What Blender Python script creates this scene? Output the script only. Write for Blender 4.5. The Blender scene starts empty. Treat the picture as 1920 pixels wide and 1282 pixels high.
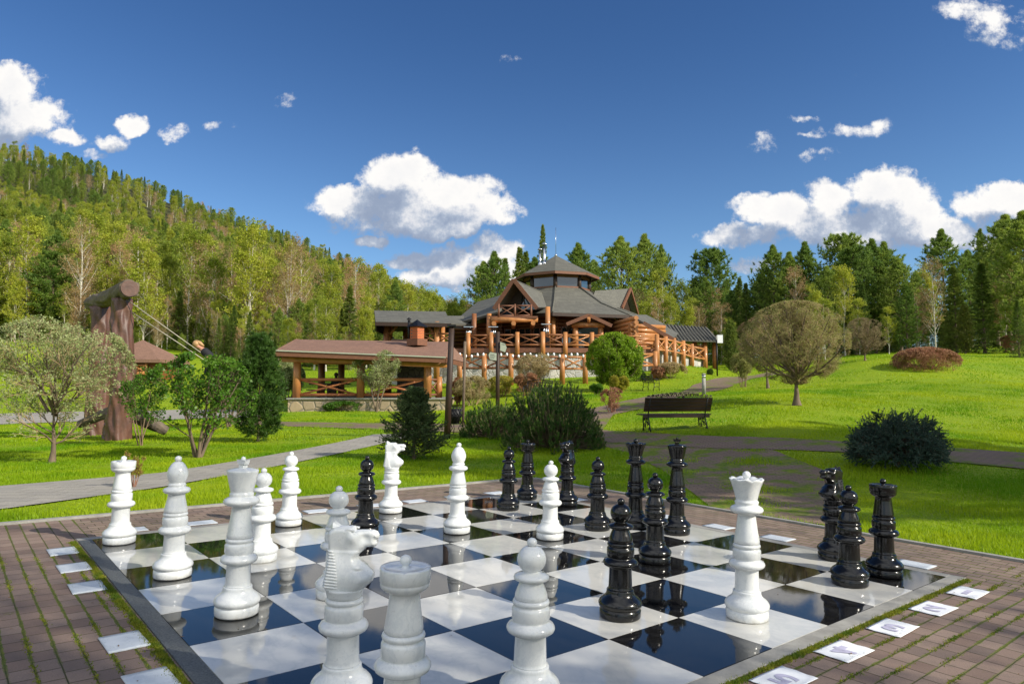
import bpy, math, random
import numpy as np
from mathutils import Vector, Matrix
from math import radians, sin, cos, pi, sqrt

sc = bpy.context.scene
COL = sc.collection
# ------------------------------------------------------------ camera
F = 1298.5; PIT = radians(3.897); CZ = 1.552
cd = bpy.data.cameras.new('camera'); cam = bpy.data.objects.new('camera', cd); COL.objects.link(cam)
cam.location = (0, 0, CZ); cam.rotation_euler = (radians(90) + PIT, 0, 0)
cd.sensor_width = 36; cd.lens = 36 * F / 1920; cd.clip_start = .05; cd.clip_end = 9000
sc.camera = cam
# ------------------------------------------------------------ sun, sky, exposure
SAZ, SEL = radians(-26), radians(31)          # azimuth from +x, elevation
SUN = Vector((cos(SEL) * cos(SAZ), cos(SEL) * sin(SAZ), sin(SEL)))
sl = bpy.data.lights.new('sun', 'SUN'); sl.energy = 4.2; sl.angle = radians(.53); sl.color = (1, .93, .80)
so = bpy.data.objects.new('sun', sl); COL.objects.link(so)
so.rotation_euler = (-SUN).to_track_quat('-Z', 'Y').to_euler()
sc.view_settings.view_transform = 'Standard'; sc.view_settings.look = 'None'
sc.view_settings.exposure = 0.5; sc.view_settings.gamma = 1
sc.cycles.max_bounces = 8; sc.cycles.transparent_max_bounces = 12; sc.cycles.caustics_reflective = False
sc.cycles.caustics_refractive = False


def uv_of(px, py):
    d = (px - 960) / F; e = (641 - py) / F
    X, Y, Z = d, cos(PIT) - e * sin(PIT), sin(PIT) + e * cos(PIT)
    return X / Y, Z / Y


def pt(px, py, D):
    u, v = uv_of(px, py); return Vector((u * D, D, CZ + v * D))


class NT:
    def __init__(s, tree): s.t = tree; s.n = tree.nodes; s.l = tree.links
    def N(s, typ, **kw):
        n = s.n.new(typ)
        for k, v in kw.items():
            if k == 'ins':
                for kk, vv in v.items():
                    if isinstance(vv, bpy.types.NodeSocket): s.l.new(vv, n.inputs[kk])
                    else: n.inputs[kk].default_value = vv
            else: setattr(n, k, v)
        return n
    def M(s, op, a, b=None, c=None, clamp=False):
        n = s.n.new('ShaderNodeMath'); n.operation = op; n.use_clamp = clamp
        for i, v in enumerate((a, b, c)):
            if v is None: continue
            if isinstance(v, bpy.types.NodeSocket): s.l.new(v, n.inputs[i])
            else: n.inputs[i].default_value = v
        return n.outputs[0]
    def V(s, op, a, b=None, scale=None):
        n = s.n.new('ShaderNodeVectorMath'); n.operation = op
        for i, v in enumerate((a, b)):
            if v is None: continue
            if isinstance(v, bpy.types.NodeSocket): s.l.new(v, n.inputs[i])
            else: n.inputs[i].default_value = v
        if scale is not None: n.inputs['Scale'].default_value = scale
        return n.outputs['Value'] if op in ('LENGTH', 'DOT_PRODUCT') else n.outputs[0]
    def mix(s, f, a, b, bl='MIX'):
        n = s.n.new('ShaderNodeMix'); n.data_type = 'RGBA'; n.blend_type = bl
        for k, v in ((0, f), (6, a), (7, b)):
            if isinstance(v, bpy.types.NodeSocket): s.l.new(v, n.inputs[k])
            else: n.inputs[k].default_value = v if k == 0 else (tuple(v) + (1,) if len(v) == 3 else v)
        return n.outputs[2]
    def noise(s, vec, scale, detail=4, rough=.55, out='Fac', lac=2.0):
        n = s.n.new('ShaderNodeTexNoise'); n.inputs['Scale'].default_value = scale; n.inputs['Detail'].default_value = detail
        n.inputs['Roughness'].default_value = rough; n.inputs['Lacunarity'].default_value = lac
        if vec is not None: s.l.new(vec, n.inputs['Vector'])
        return n.outputs[out]
    def ramp(s, f, stops):
        n = s.n.new('ShaderNodeValToRGB'); cr = n.color_ramp
        while len(cr.elements) < len(stops): cr.elements.new(.5)
        for e, (p, c) in zip(cr.elements, stops): e.position = p; e.color = tuple(c) + (1,)
        s.l.new(f, n.inputs[0]); return n.outputs[0]
    def rng(s, f, a, b, c=0, d=1, smooth=False):
        n = s.n.new('ShaderNodeMapRange'); n.interpolation_type = 'SMOOTHSTEP' if smooth else 'LINEAR'
        s.l.new(f, n.inputs[0])
        for i, v in enumerate((a, b, c, d)): n.inputs[i + 1].default_value = v
        return n.outputs[0]


# clouds: px, py, rx, ry
CL = [(25, 165, 75, 48), (55, 215, 85, 42), (110, 252, 48, 20), (0, 235, 70, 45), (248, 230, 38, 26), (205, 262, 45, 16), (170, 285, 30, 12),
      (338, 240, 40, 24), (405, 228, 20, 14), (440, 237, 15, 13), (530, 188, 36, 18), (950, 114, 44, 20),
      (742, 330, 85, 55), (655, 372, 82, 38), (865, 365, 90, 50), (775, 400, 165, 50), (905, 400, 75, 34), (700, 452, 34, 14), (850, 430, 60, 20),
      (850, 505, 85, 48), (925, 478, 70, 36), (765, 495, 45, 22), (990, 520, 60, 30), (830, 530, 100, 25),
      (1510, 228, 34, 10), (1432, 270, 42, 22), (1600, 246, 84, 20), (1545, 290, 50, 14), (1525, 255, 50, 8),
      (1560, 365, 60, 42), (1660, 362, 108, 48), (1455, 405, 90, 42), (1600, 420, 190, 48), (1400, 448, 92, 24), (1425, 500, 75, 20), (1700, 395, 80, 36),
      (1865, 372, 84, 42), (1910, 410, 100, 55), (1760, 420, 60, 26), (1820, 440, 100, 30), (1885, 45, 90, 55), (1820, 15, 60, 26), (1150, 505, 18, 8)]
DIM = {40: .58, 41: .5, 10: .40, 11: .42, 8: .48, 9: .38, 24: .42, 25: .5, 26: .55, 27: .5, 28: .35, 34: .6, 7: .62, 42: .4, 5: .6, 6: .45, 4: .75}
w = bpy.data.worlds.new("World"); sc.world = w; w.use_nodes = True
g = bpy.data.node_groups.new('cloud_density', 'ShaderNodeTree')
g.interface.new_socket('V', in_out='INPUT', socket_type='NodeSocketVector'); g.interface.new_socket('D', in_out='OUTPUT', socket_type='NodeSocketFloat')
q = NT(g); gi = q.N('NodeGroupInput'); go = q.N('NodeGroupOutput')
vin = gi.outputs[0]
wn = q.noise(vin, 9, 3, .5, 'Color'); wv = q.V('SCALE', q.V('SUBTRACT', wn, (.5, .5, .5)), scale=.055); vw = q.V('ADD', vin, wv); vw = q.V('ADD', vw, q.V('SCALE', q.V('SUBTRACT', q.noise(vin, 42, 5, .6, 'Color'), (.5, .5, .5)), scale=.024))
tot = None
for i, (x, y, rx, ry) in enumerate(CL):
    u, v = uv_of(x, y); u1, _ = uv_of(x + rx, y); _, v1 = uv_of(x, y - ry)
    s_ = q.V('MULTIPLY', q.V('SUBTRACT', vw, (u, v, 0)), (1 / abs(u1 - u), 1 / abs(v1 - v), 0))
    L = q.V('DOT_PRODUCT', s_, s_)
    fl = q.M('MULTIPLY', q.M('SUBTRACT', 1.45, L, clamp=False), .55 * DIM.get(i, 1))
    fl = q.M('MAXIMUM', fl, 0)
    tot = fl if tot is None else q.M('SMOOTH_MAX', tot, fl, .12)
nb = q.noise(vin, 11, 12, .64); nb2 = q.noise(vin, 38, 8, .68)
sh = q.M('ADD', q.M('MULTIPLY', q.M('SUBTRACT', nb, .5), 1.7), q.M('MULTIPLY', q.M('SUBTRACT', nb2, .5), .8))
den = q.M('ADD', q.M('SUBTRACT', tot, .20), q.M('MULTIPLY', sh, q.rng(tot, 0.0, .25, 0, 1)))
g.links.new(den, go.inputs[0])
q = NT(w.node_tree); q.n.clear()
sky = q.N('ShaderNodeTexSky', sky_type='NISHITA', sun_disc=False, sun_elevation=SEL, sun_rotation=radians(90) - SAZ, altitude=400, air_density=1.0, dust_density=.35, ozone_density=3.0)
tc = q.N('ShaderNodeTexCoord'); sp = q.N('ShaderNodeSeparateXYZ', ins={0: tc.outputs['Generated']})
yy = q.M('MAXIMUM', sp.outputs[1], .02)
uvv = q.N('ShaderNodeCombineXYZ', ins={0: q.M('DIVIDE', sp.outputs[0], yy), 1: q.M('DIVIDE', sp.outputs[2], yy)}).outputs[0]
g1 = q.N('ShaderNodeGroup'); g1.node_tree = g; q.l.new(uvv, g1.inputs[0])
g2 = q.N('ShaderNodeGroup'); g2.node_tree = g; q.l.new(q.V('ADD', uvv, (.022, .046, 0)), g2.inputs[0])
d1 = g1.outputs[0]; d2 = g2.outputs[0]
al = q.rng(d1, 0, .34, 0, 1, True); al = q.M('MULTIPLY', al, q.rng(sp.outputs[1], .05, .15))
lit = q.rng(q.M('SUBTRACT', q.M('MULTIPLY', d1, .85), d2), -.36, .46, 0, 1, True)
lit = q.M('MULTIPLY', lit, q.rng(d1, 1.6, .1, .72, 1.0))
ccol = q.ramp(lit, [(0, (2.2, 2.7, 3.7)), (.35, (3.1, 3.6, 4.5)), (.75, (5.6, 5.7, 6.0)), (1, (7.6, 7.4, 7.1))])
skyc = q.mix(1.0, sky.outputs[0], q.mix(q.rng(sp.outputs[2], .02, .52, 0, 1, True), (.76, .92, 1.03), (.37, .57, .80)), 'MULTIPLY')
colr = q.mix(al, skyc, ccol)
fill_cloud = q.M('MULTIPLY', q.rng(sp.outputs[1], .05, -.25, 0, 1, True), q.rng(q.noise(tc.outputs['Generated'], 2.2, 6, .6), .34, .58, 0, 1, True)); fill_cloud = q.M('MULTIPLY', fill_cloud, q.rng(sp.outputs[2], .0, .1))  # unseen bright cloud cover behind the camera, added to raise the fill light
colr = q.mix(fill_cloud, colr, (8.6, 8.8, 9.1))
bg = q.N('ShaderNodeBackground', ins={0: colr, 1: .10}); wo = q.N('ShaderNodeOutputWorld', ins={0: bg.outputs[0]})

# ------------------------------------------------------------ board frame
T = .7
BO = Vector((3.75729, 6.12008, -.07184))
BA = Vector((-.77407, -.63293, .01474)); BB = Vector((-.63281, .77421, .01204)); BN = Vector((.01903, 0, .99982))
BM = Matrix(((BB.x, BA.x, BN.x), (BB.y, BA.y, BN.y), (BB.z, BA.z, BN.z))).to_4x4()
def bpos(a, b, z=0): return BO + BA * (a * T) + BB * (b * T) + BN * z
def to_ab(x, y):
    dx = x - BO.x; dy = y - BO.y
    return (dx * BA.x + dy * BA.y) / T, (dx * BB.x + dy * BB.y) / T
PA0, PA1, PB0, PB1 = -1.75, 22, -22, 9.85      # the paved square, in tiles

# ------------------------------------------------------------ terrain
CT = [(97, 867, 15), (372, 855, 16), (0, 785, 34), (250, 785, 34), (500, 775, 33), (690, 770, 33.4), (835, 768, 33.4), (560, 800, 25),
      (1268, 812, 18.4), (1000, 840, 17), (775, 858, 15), (1493, 760, 22), (1320, 740, 28), (1215, 735, 37), (1005, 745, 33), (960, 712, 43),
      (1060, 708, 43), (1180, 706, 43), (1300, 690, 46), (1757, 697, 35), (1708, 885, 12.2), (1920, 850, 14.5), (1920, 760, 24), (1640, 665, 50),
      (1800, 662, 52), (1920, 650, 55), (1380, 705, 45), (1350, 690, 55), (1620, 675, 40), (1920, 700, 36), (1500, 800, 18), (1700, 800, 19),
      (0, 700, 55), (150, 700, 55), (300, 700, 56), (450, 700, 58), (-300, 690, 55), (-300, 790, 34), (0, 610, 90), (200, 625, 90), (400, 640, 95), (600, 650, 100), (-300, 590, 90)]
RID = [(-700, 150, 380), (-350, 200, 400), (0, 300, 430), (100, 316, 440), (200, 335, 450), (300, 375, 460), (400, 412, 470), (500, 448, 480), (600, 486, 500), (700, 528, 520), (800, 572, 560), (900, 600, 620)]
cp = [pt(*c) for c in CT]
for (x, y) in [(-12, -8), (12, -8), (0, -14), (0, -30), (30, -30), (-30, -30), (26, 0), (-26, 0), (30, 12), (-28, 14)]: cp.append(Vector((x, y, -.019 * max(-8, min(x, 6)) * 1.0)))
cp += [pt(x, y, D) for x, y, D in RID]
cp += [pt(0, 430, 230), pt(400, 505, 240), pt(700, 590, 260), pt(-500, 380, 230)]
cp += [Vector((10, 90, 4.8)), Vector((40, 85, 6)), Vector((90, 80, 8)), Vector((30, 140, 6)), Vector((120, 150, 12)), Vector((0, 260, 6)), Vector((200, 300, 20)), Vector((200, 0, 8)), Vector((0, -200, 0)),
       Vector((-250, -100, 20)), Vector((250, -200, 5)), Vector((60, 500, 10)), Vector((-900, 600, 200)), Vector((-300, 900, 130)), Vector((400, 900, 30)), Vector((-100, 700, 90)), Vector((-400, 60, 70)), Vector((-150, 60, 20))]
CP = np.array([tuple(c) for c in cp]); n_ = len(CP)
def _ker(dx, dy): return np.sqrt(dx * dx + dy * dy + 16.0)
_K = np.zeros((n_ + 3, n_ + 3)); _K[:n_, :n_] = _ker(CP[:, None, 0] - CP[None, :, 0], CP[:, None, 1] - CP[None, :, 1])
_K[:n_, n_] = 1; _K[:n_, n_ + 1] = CP[:, 0]; _K[:n_, n_ + 2] = CP[:, 1]; _K[n_:, :n_] = _K[:n_, n_:].T
_C = np.linalg.solve(_K, np.concatenate([CP[:, 2], [0, 0, 0]]))
def H(x, y):
    x = np.asarray(x, float); y = np.asarray(y, float); sh = x.shape; x = x.ravel(); y = y.ravel()
    z = _C[n_] + _C[n_ + 1] * x + _C[n_ + 2] * y
    for i in range(n_): z = z + _C[i] * _ker(x - CP[i, 0], y - CP[i, 1])
    r = np.hypot(x, y); z = np.where(r > 1200, z * np.clip((3500 - r) / 2300, 0, 1), z)
    a, b = to_ab(x, y)
    d = np.hypot(np.maximum(np.maximum(PA0 - a, a - PA1), 0), np.maximum(np.maximum(PB0 - b, b - PB1), 0)) * T
    pl = -.01903 * x - .035
    # everything nearer than ~13 m follows the plaza's plane
    t = np.clip(1 - (d - .2) / 6.5, 0, 1); t = t * t * (3 - 2 * t)
    z = z * (1 - t) + (pl + .028 * (d > 0) * np.clip(d / .3, 0, 1)) * t
    return z.reshape(sh)
def h(x, y): return float(H(np.array([x]), np.array([y]))[0])
def gpt(px, py, dmax=400):
    u, v = uv_of(px, py); D = np.geomspace(2, dmax, 900); zr = CZ + v * D; zt = H(u * D, D)
    k = np.argmax(zr < zt)
    if zr[k] >= zt[k]: k = len(D) - 1
    k = max(k, 1); a = (zr - zt)[k - 1]; b = (zr - zt)[k]; f = a / (a - b) if a != b else 0
    d = D[k - 1] + (D[k] - D[k - 1]) * f
    return Vector((u * d, d, h(u * d, d)))
def at(px, D, dz=0):
    u = (px - 960) / F / cos(PIT); return Vector((u * D * (1), D, h(u * D, D) + dz))

# ------------------------------------------------------------ builders
def prop(o, label=None, cat=None, group=None, kind=None):
    if label: o['label'] = label
    if cat: o['category'] = cat
    if group: o['group'] = group
    if kind: o['kind'] = kind
    return o
def thing(name, label, cat, loc=(0, 0, 0), rotz=0, group=None):
    o = bpy.data.objects.new(name, None); COL.objects.link(o); o.location = loc; o.rotation_euler = (0, 0, rotz)
    o.empty_display_size = .2
    return prop(o, label, cat, group)
def mesh_np(name, V, Fs, smooth=False, mi=None):
    """V (n,3); Fs list of int arrays (m,k)"""
    me = bpy.data.meshes.new(name); V = np.asarray(V, np.float32)
    Fs = [np.asarray(f, np.int32) for f in Fs if len(f)]
    me.vertices.add(len(V)); me.vertices.foreach_set('co', V.ravel())
    nl = sum(f.size for f in Fs); me.loops.add(nl); me.loops.foreach_set('vertex_index', np.concatenate([f.ravel() for f in Fs]) if Fs else [])
    npg = sum(len(f) for f in Fs); me.polygons.add(npg)
    tot = np.concatenate([np.full(len(f), f.shape[1], np.int32) for f in Fs]); st = np.concatenate([[0], np.cumsum(tot)[:-1]]).astype(np.int32)
    me.polygons.foreach_set('loop_start', st); me.polygons.foreach_set('loop_total', tot)
    if smooth is not False: me.polygons.foreach_set('use_smooth', np.full(npg, bool(smooth)))
    if mi is not None: me.polygons.foreach_set('material_index', np.asarray(mi, np.int32))
    me.update(calc_edges=True); me.validate(); return me
def obj(name, me, mats, parent=None):
    o = bpy.data.objects.new(name, me); COL.objects.link(o)
    for m in (mats if isinstance(mats, (list, tuple)) else [mats]): me.materials.append(m)
    if parent: o.parent = parent
    return o
class MB:
    def __init__(s): s.v = []; s.f = []; s.sm = []
    def add(s, vs, fs, smooth=False):
        b = len(s.v); s.v += [tuple(v) for v in vs]; s.f += [tuple(i + b for i in f) for f in fs]; s.sm += [smooth] * len(fs); return s
    def box(s, c, sz, R=None):
        vs = []
        for z in (-1, 1):
            for x, y in ((-1, -1), (1, -1), (1, 1), (-1, 1)):
                p = Vector((x * sz[0] / 2, y * sz[1] / 2, z * sz[2] / 2)); p = (R @ p) if R else p; vs.append(p + Vector(c))
        return s.add(vs, [(3, 2, 1, 0), (4, 5, 6, 7), (0, 1, 5, 4), (1, 2, 6, 5), (2, 3, 7, 6), (3, 0, 4, 7)])
    def bar(s, p, q, wd, th, up=(0, 0, 1)):
        p = Vector(p); q = Vector(q); d = (q - p); L = d.length; d.normalize(); x = d.cross(Vector(up)).normalized(); z = x.cross(d)
        R = Matrix((x, d, z)).transposed(); return s.box((p + q) / 2, (wd, L, th), R)
    def tube(s, pts, rs, n=8, cap=True, smooth=True):
        pts = [Vector(p) for p in pts]; rs = rs if isinstance(rs, (list, tuple)) else [rs] * len(pts)
        vs = []; fs = []; ref = None
        for i, p in enumerate(pts):
            d = (pts[min(i + 1, len(pts) - 1)] - pts[max(i - 1, 0)]).normalized()
            if ref is None: ref = d.orthogonal().normalized()
            x = (ref - d * ref.dot(d)).normalized(); ref = x; y = d.cross(x)
            for k in range(n):
                t = 2 * pi * k / n; vs.append(p + (x * cos(t) + y * sin(t)) * rs[i])
        for i in range(len(pts) - 1):
            for k in range(n): fs.append((i * n + k, i * n + (k + 1) % n, (i + 1) * n + (k + 1) % n, (i + 1) * n + k))
        s.add(vs, fs, smooth)
        if cap: b = len(s.v) - len(vs); s.f += [tuple(b + k for k in reversed(range(n))), tuple(b + (len(pts) - 1) * n + k for k in range(n))]; s.sm += [False, False]
        return s
    def lathe(s, prof, n=40, smooth=True, o=(0, 0, 0)):
        vs = []; fs = []
        for r, z in prof:
            for k in range(n): t = 2 * pi * k / n; vs.append((o[0] + r * cos(t), o[1] + r * sin(t), o[2] + z))
        for i in range(len(prof) - 1):
            for k in range(n): fs.append((i * n + k, i * n + (k + 1) % n, (i + 1) * n + (k + 1) % n, (i + 1) * n + k))
        fs.append(tuple(reversed(range(n)))); fs.append(tuple((len(prof) - 1) * n + k for k in range(n)))
        return s.add(vs, fs, smooth)
    def ball(s, c, r, n=12, sc_=(1, 1, 1)):
        pr = [(r * sin(pi * i / (n // 2 * 1.0)) * 1.0 + 1e-5, -r * cos(pi * i / (n // 2))) for i in range(n // 2 + 1)]
        vs = []; fs = []
        for rr, z in pr:
            for k in range(n): t = 2 * pi * k / n; vs.append((c[0] + rr * cos(t) * sc_[0], c[1] + rr * sin(t) * sc_[1], c[2] + z * sc_[2]))
        for i in range(len(pr) - 1):
            for k in range(n): fs.append((i * n + k, i * n + (k + 1) % n, (i + 1) * n + (k + 1) % n, (i + 1) * n + k))
        return s.add(vs, fs, True)
    def slab(s, quad, th):
        """a thin plate: top corners listed counter-clockwise seen from outside, thickened inwards"""
        q = [Vector(p) for p in quad]; n = (q[1] - q[0]).cross(q[-1] - q[0]).normalized(); k = len(q)
        return s.add(q + [p - n * th for p in q], [tuple(range(k)), tuple(reversed(range(k, 2 * k)))] + [(i, i + k, (i + 1) % k + k, (i + 1) % k) for i in range(k)])
    def build(s, name, m, parent=None, local=False, bevel=0):
        me = bpy.data.meshes.new(name); o0 = Vector((0, 0, 0))
        if parent is not None and not local:
            o0 = parent.location if parent.parent is None else parent.parent.location
        me.from_pydata([Vector(v) - o0 for v in s.v], [], s.f); me.polygons.foreach_set('use_smooth', s.sm); me.update()
        o = obj(name, me, m, parent)
        if bevel:
            b = o.modifiers.new('b', 'BEVEL'); b.width = bevel; b.segments = 2; b.limit_method = 'ANGLE'
        return o
def copy_tree(o, parent=None):
    c = o.copy(); COL.objects.link(c); c.parent = parent
    if parent is not None: c.matrix_parent_inverse = o.matrix_parent_inverse.copy()
    for ch in [x for x in o.children]: copy_tree(ch, c)
    return c

# ------------------------------------------------------------ materials
def new_mat(name):
    m = bpy.data.materials.new(name); m.use_nodes = True; q = NT(m.node_tree); b = q.n['Principled BSDF']; return m, q, b
def bump(q, b, hsock, st=.3, dist=.01):
    n = q.N('ShaderNodeBump', ins={'Strength': st, 'Distance': dist, 'Height': hsock}); q.l.new(n.outputs[0], b.inputs['Normal']); return n
def simple(name, c, rough=.6, var=.25, vs=6, metal=0, bst=.0, bs=40, stretch=None, spec=.5, coat=0, c2=None):
    m, q, b = new_mat(name); tc = q.N('ShaderNodeTexCoord'); v = tc.outputs['Object']
    if stretch: v = q.V('MULTIPLY', v, stretch)
    n = q.noise(v, vs, 5, .6); c2 = c2 or tuple(x * (1 - var) for x in c)
    cc = q.mix(q.rng(n, .3, .7), c2, c); q.l.new(cc, b.inputs['Base Color'])
    b.inputs['Roughness'].default_value = rough; b.inputs['Metallic'].default_value = metal; b.inputs['Specular IOR Level'].default_value = spec
    b.inputs['Coat Weight'].default_value = coat; b.inputs['Coat Roughness'].default_value = .08
    if bst: bump(q, b, q.noise(v, bs, 4, .6), bst, .01)
    return m
def leafmat(name, c1, c2, tr=.35, rough=.55, per=.25, sc_=1.3, spec=.3):
    """foliage: clumps of lighter and darker leaves, some light through them; each tree its own tint"""
    m, q, b = new_mat(name); tc = q.N('ShaderNodeTexCoord'); n = q.noise(tc.outputs['Object'], sc_, 3, .6)
    oi = q.N('ShaderNodeObjectInfo'); c = q.mix(q.rng(n, .35, .65), c1, c2)
    hs = q.N('ShaderNodeHueSaturation', ins={'Color': c, 'Hue': q.rng(oi.outputs['Random'], 0, 1, .5 - .02 * per * 4, .5 + .015 * per * 4), 'Value': q.rng(oi.outputs['Random'], 0, 1, 1 + per, 1 - per)})
    q.l.new(hs.outputs[0], b.inputs['Base Color']); b.inputs['Roughness'].default_value = rough; b.inputs['Specular IOR Level'].default_value = spec
    t = q.N('ShaderNodeBsdfTranslucent', ins={'Color': hs.outputs[0]}); ms = q.N('ShaderNodeMixShader', ins={0: tr, 1: b.outputs[0], 2: t.outputs[0]})
    q.l.new(ms.outputs[0], q.n['Material Output'].inputs[0]); return m
def marble(name, base, vein, rough, scale, spec=.5, grime=.0, coat=0.0):
    m, q, b = new_mat(name); tc = q.N('ShaderNodeTexCoord'); v = tc.outputs['Object']
    oi = q.N('ShaderNodeObjectInfo'); v = q.V('ADD', v, q.V('SCALE', oi.outputs['Location'], scale=3.1))
    wv = q.V('ADD', v, q.V('SCALE', q.noise(v, scale * .7, 4, .6, 'Color'), scale=.5))
    n = q.noise(q.V('MULTIPLY', wv, (1, 1.8, .6)), scale, 6, .6); vn = q.M('POWER', q.M('SUBTRACT', 1, q.M('ABSOLUTE', q.M('MULTIPLY', q.M('SUBTRACT', n, .5), 4)), clamp=True), 5)
    c = q.mix(q.M('MULTIPLY', vn, .45), base, vein); c = q.mix(q.rng(q.noise(v, scale * .4, 3), .35, .7, 0, .35), c, tuple(x * .86 for x in base))
    if grime: c = q.mix(q.rng(q.noise(v, 60, 5, .7), .60, .78, 0, grime), c, (.20, .19, .15))
    if grime > .1: zz = q.N('ShaderNodeSeparateXYZ', ins={0: tc.outputs['Object']}).outputs[2]; c = q.mix(q.M('MULTIPLY', q.rng(zz, .05, .0), q.rng(q.noise(v, 14, 5, .7), .4, .65, .1, .7)), c, (.30, .26, .19))
    q.l.new(c, b.inputs['Base Color']); b.inputs['Specular IOR Level'].default_value = spec
    q.l.new(q.rng(q.noise(v, 25, 4), .3, .7, rough * .6, rough * 1.4), b.inputs['Roughness']); b.inputs['Coat Weight'].default_value = coat; b.inputs['Coat Roughness'].default_value = .04
    return m
M_white = marble('white_marble', (.74, .755, .75), (.50, .54, .58), .20, 7, .5, .45, .25)
M_black = marble('black_lacquer', (.005, .005, .005), (.010, .009, .009), .20, 9, .45, 0, .15)
M_wtile = marble('white_stone_tile', (.60, .59, .55), (.40, .42, .42), .050, 2.2, .42, .08)
M_btile = marble('black_granite_tile', (.008, .008, .009), (.020, .019, .018), .036, 3.0, .55)
M_plate = marble('grey_marble_plate', (.62, .66, .70), (.40, .45, .50), .45, 5, .4)
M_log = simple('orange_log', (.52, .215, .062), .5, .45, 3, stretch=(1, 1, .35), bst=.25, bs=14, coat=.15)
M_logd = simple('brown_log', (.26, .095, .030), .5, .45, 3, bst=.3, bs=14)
M_logr = simple('red_brown_rail', (.42, .15, .05), .5, .35, 3)
M_logend = simple('log_end', (.42, .20, .085), .7, .4, 20)
M_plank = simple('red_brown_board', (.21, .085, .042), .6, .4, 5, stretch=(1, 1, 4))
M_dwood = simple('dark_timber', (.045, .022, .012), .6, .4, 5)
M_iron = simple('black_iron', (.010, .010, .011), .45, .2, 8, metal=.3)
M_bench = simple('dark_bench_wood', (.048, .026, .018), .38, .4, 12, stretch=(.1, 1, 1), coat=.2)
M_steel = simple('steel', (.60, .62, .64), .22, .15, 5, metal=1)
M_brick = None
M_bark = simple('grey_bark', (.20, .145, .10), .9, .5, 9, bst=.8, bs=25, stretch=(1, 1, .4))
M_twig = simple('tan_twig', (.23, .155, .095), .85, .35, 5)
M_twigl = simple('pale_twig', (.48, .34, .18), .85, .3, 5)
M_twigr = simple('red_twig', (.33, .15, .085), .8, .4, 5)
M_birch = None
M_paper = simple('white_paper', (.80, .82, .85), .5, .06, 4)
M_ink = simple('faded_violet_ink', (.56, .54, .70), .5, .35, 9)
M_concrete = simple('grey_concrete', (.34, .33, .30), .8, .35, 8, bst=.4, bs=60)
M_granite = simple('speckled_granite', (.135, .145, .145), .55, .75, 90, bst=.2, bs=60)
M_skin = simple('skin', (.55, .27, .17), .5, .1, 6)
M_hair = simple('blond_hair', (.50, .30, .13), .55, .35, 30)
M_cloth = simple('black_cloth', (.012, .012, .016), .8, .3, 9)
M_glass, q, b = new_mat('window_glass'); b.inputs['Base Color'].default_value = (.02, .03, .03, 1); b.inputs['Roughness'].default_value = .03; b.inputs['Specular IOR Level'].default_value = 1.0; b.inputs['Coat Weight'].default_value = .6
M_dark = simple('dark_interior', (.012, .010, .009), .8, .3, 4)
M_cable = simple('pale_rope', (.50, .45, .36), .7, .2, 9)
M_board = simple('pale_sign_board', (.42, .46, .36), .5, .1, 3)
M_letter = simple('sign_lettering', (.05, .06, .05), .6, .1, 3)

def birchmat():
    m, q, b = new_mat('birch_bark'); tc = q.N('ShaderNodeTexCoord'); v = q.V('MULTIPLY', tc.outputs['Object'], (2, 2, 5))
    n = q.noise(v, 1.6, 4, .7); c = q.mix(q.rng(n, .56, .62), (.60, .56, .48), (.06, .05, .045)); q.l.new(c, b.inputs['Base Color']); b.inputs['Roughness'].default_value = .7; return m
M_birch = birchmat()
def roofmat(name, c1, c2, cs=.16, sheen=.35, seam=None):
    m, q, b = new_mat(name); tc = q.N('ShaderNodeTexCoord'); v = tc.outputs['Object']; s = q.N('ShaderNodeSeparateXYZ', ins={0: v})
    uu = q.M('ADD', s.outputs[0], q.M('MULTIPLY', s.outputs[1], .8)); cv = q.N('ShaderNodeCombineXYZ', ins={0: uu, 1: s.outputs[2]}).outputs[0]
    br = q.N('ShaderNodeTexBrick', offset=.5, ins={'Vector': cv, 'Color1': c1 + (1,), 'Color2': c2 + (1,), 'Mortar': tuple(x * .45 for x in c1) + (1,), 'Scale': 1, 'Mortar Size': .012, 'Brick Width': .42, 'Row Height': cs * .62, 'Bias': 0.1})
    c = q.mix(q.rng(q.noise(v, 1.1, 5, .65), .3, .75, 0, .55), br.outputs[0], tuple(x * .7 for x in c2))
    c = q.mix(q.rng(q.noise(v, 14, 3, .6), .4, .7, 0, .35), c, tuple(x * 1.35 for x in c1))
    q.l.new(c, b.inputs['Base Color']); b.inputs['Roughness'].default_value = sheen; b.inputs['Specular IOR Level'].default_value = .35; bump(q, b, br.outputs[1], -.5, .02); return m
M_roofg = roofmat('grey_shingles', (.150, .146, .122), (.100, .098, .084), .2, .75)
M_roofb = roofmat('brown_shingles', (.29, .165, .115), (.21, .12, .085), .1, .8)
def stonemat(name, c1, c2, mort, s, dist=.03):
    m, q, b = new_mat(name); tc = q.N('ShaderNodeTexCoord'); v = tc.outputs['Object']
    vo = q.N('ShaderNodeTexVoronoi', feature='DISTANCE_TO_EDGE', ins={'Vector': v, 'Scale': s}); vc = q.N('ShaderNodeTexVoronoi', ins={'Vector': v, 'Scale': s})
    c = q.mix(vc.outputs['Color'], c1, c2); c = q.mix(q.rng(q.noise(v, s * 4, 4), .35, .7, 0, .4), c, tuple(x * .6 for x in c1))
    e = q.rng(vo.outputs[0], .02, .06); c = q.mix(e, mort, c); q.l.new(c, b.inputs['Base Color']); b.inputs['Roughness'].default_value = .8; bump(q, b, q.rng(vo.outputs[0], 0, .12), .8, dist); return m
M_stone = stonemat('pale_stone_wall', (.62, .58, .52), (.36, .36, .36), (.42, .40, .36), 3.2)
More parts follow.
